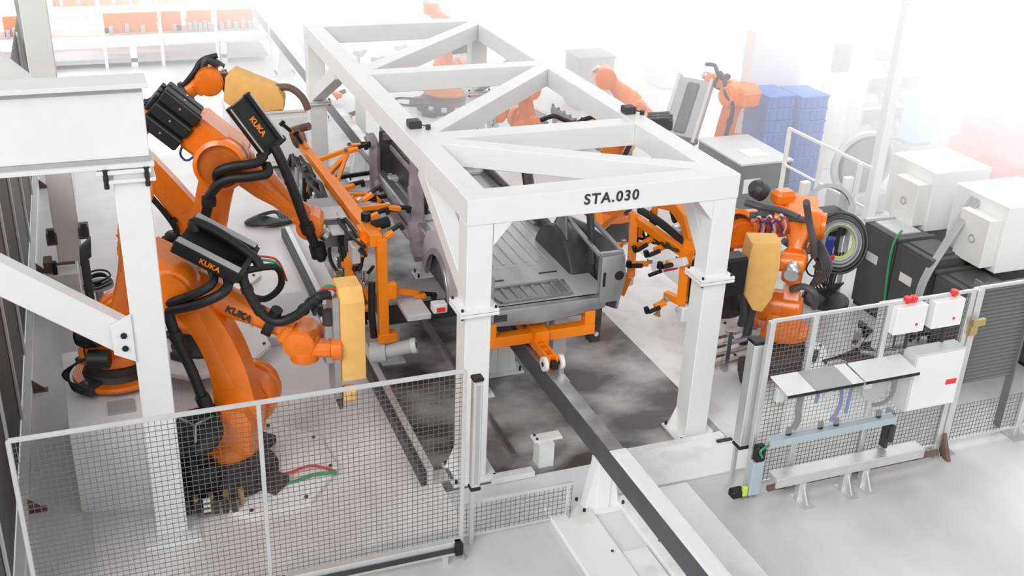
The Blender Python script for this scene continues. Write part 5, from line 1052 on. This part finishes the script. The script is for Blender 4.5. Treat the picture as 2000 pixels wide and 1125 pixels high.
# bars between jig and car
for k, (y, z) in enumerate(((14.3, 1.4), (13.9, 1.35), (15.2, 1.45))):
    m = MB(); m.bar((3.1, y, z), (3.75, y+.05, z+.02), .06, .06, bev=.01); tag(m.build('locating_pin', 'black'), ['black rod between jig and car, nearer of the close pair', 'black rod between jig and car, lower one', 'black rod between jig and car, farthest one'][k], 'rod', 'black rods')
    
# ================================================================== far left conveyor lines
def conveyor(label, y, x0, x1, z):
    t = thing('conveyor_line', ((x0+x1)/2, y, 0), label, 'conveyor', 'white conveyor frames')
    MB().lim(x0, x1, y-.12, y+.12, z-.2, z, .01).build('front_beam', 'white', t)
    MB().lim(x0, x1, y+1.1, y+1.3, z-.2, z, .01).build('rear_beam', 'white', t)
    MB().lim(x0, x1, y-.1, y+1.2, .12, .22).build('lower_tray', 'grey', t)
    for q in range(9): MB().lim(x0+.9+q*1.35, x0+.98+q*1.35, y-.16, y-.1, 0, z+.75+.3*(q % 2), .005).build('upright', 'white', t)
    x = x0+.4
    while x < x1:
        MB().lim(x-.08, x+.08, y-.1, y+.1, 0, z-.2, .005).build('leg', 'white', t); x += 2.2
    return t
conveyor('white conveyor frame across the upper left, nearest line', 28.6, -6, 4.3, .75)
conveyor('white conveyor frame across the upper left, second line', 31.5, -6, 4.3, .9)
conveyor('white conveyor frame across the upper left, farthest line', 34.8, -6, 4.3, 1.0)
pos = [(-2.9, 28.9, 1.2), (-1.5, 28.9, .8), (1.3, 28.9, 1.9), (2.7, 28.9, .6), (3.6, 28.9, .9), (-3.0, 31.8, 1.4), (.3, 31.8, 2.2), (2.2, 31.8, .9), (3.5, 31.8, 1.1), (-2, 35.1, 1.5), (1, 35.1, 2.4), (3.4, 35.1, 1.5)]
nm = ['nearest line', 'second line', 'farthest line']
cnt = {28.9: 0, 31.8: 0, 35.1: 0}
for x, y, w in pos:
    ln = [28.9, 31.8, 35.1].index(y); z = (.75, .9, 1.0)[ln]; cnt[y] += 1
    o = ['first', 'second', 'third', 'fourth', 'fifth'][cnt[y]-1]
    t = thing('skid_fixture', (x, y+.3, z), 'pale orange fixture on the %s of white conveyor, %s from the left' % (nm[ln], o), 'fixture', 'orange conveyor fixtures')
    m = MB(); m.lim(x-w/2, x+w/2, y+.1, y+.25, z, z+.5, .01); m.lim(x-w/2, x+w/2, y+.7, y+.85, z, z+.2, .01); m.lim(x-w/2, x-w/2+.15, y+.1, y+.85, z, z+.15, .01); m.lim(x+w/2-.15, x+w/2, y+.1, y+.85, z, z+.15, .01); m.build('frame', 'orange', t)
    m = MB()
    for q in range(5): m.box((x-w*.4+q*w*.2, y, z+.1+.05*(q % 2)), (.1, .12, .2), .01)
    m.build('clamps', 'grey', t)
m = MB(); m.bar((5.6, 26.5, .1), (5.6, 60, .1), .35, .2); tag(m.build('floor_duct', 'palegrey'), 'pale floor duct running away along the far rail', 'duct')

# ================================================================== haze over the bright right-hand half of the hall
def haze(d0, dens, name):
    m = bpy.data.materials.new(name); m.use_nodes = True; nt = m.node_tree; nt.nodes.clear()
    o = nt.nodes.new('ShaderNodeOutputMaterial'); v = nt.nodes.new('ShaderNodeVolumeScatter')
    v.inputs['Color'].default_value = (1, 1, 1, 1); v.inputs['Density'].default_value = dens; nt.links.new(v.outputs[0], o.inputs['Volume'])
    MT[name] = m
    a = Vector((.8, .6, 0)); b = Vector((-.6, .8, 0)); mb = MB()
    mb.obox(a*(d0+25)+b*12+Z*3.3, a, b, Z, 50, 70, 6.4)
    ob = mb.build(name, name); ob['kind'] = 'stuff'; ob['label'] = 'bright white haze filling the far right of the hall'; ob['category'] = 'haze'
haze(14.8, .075, 'haze')
haze(19.0, .15, 'dense_haze')
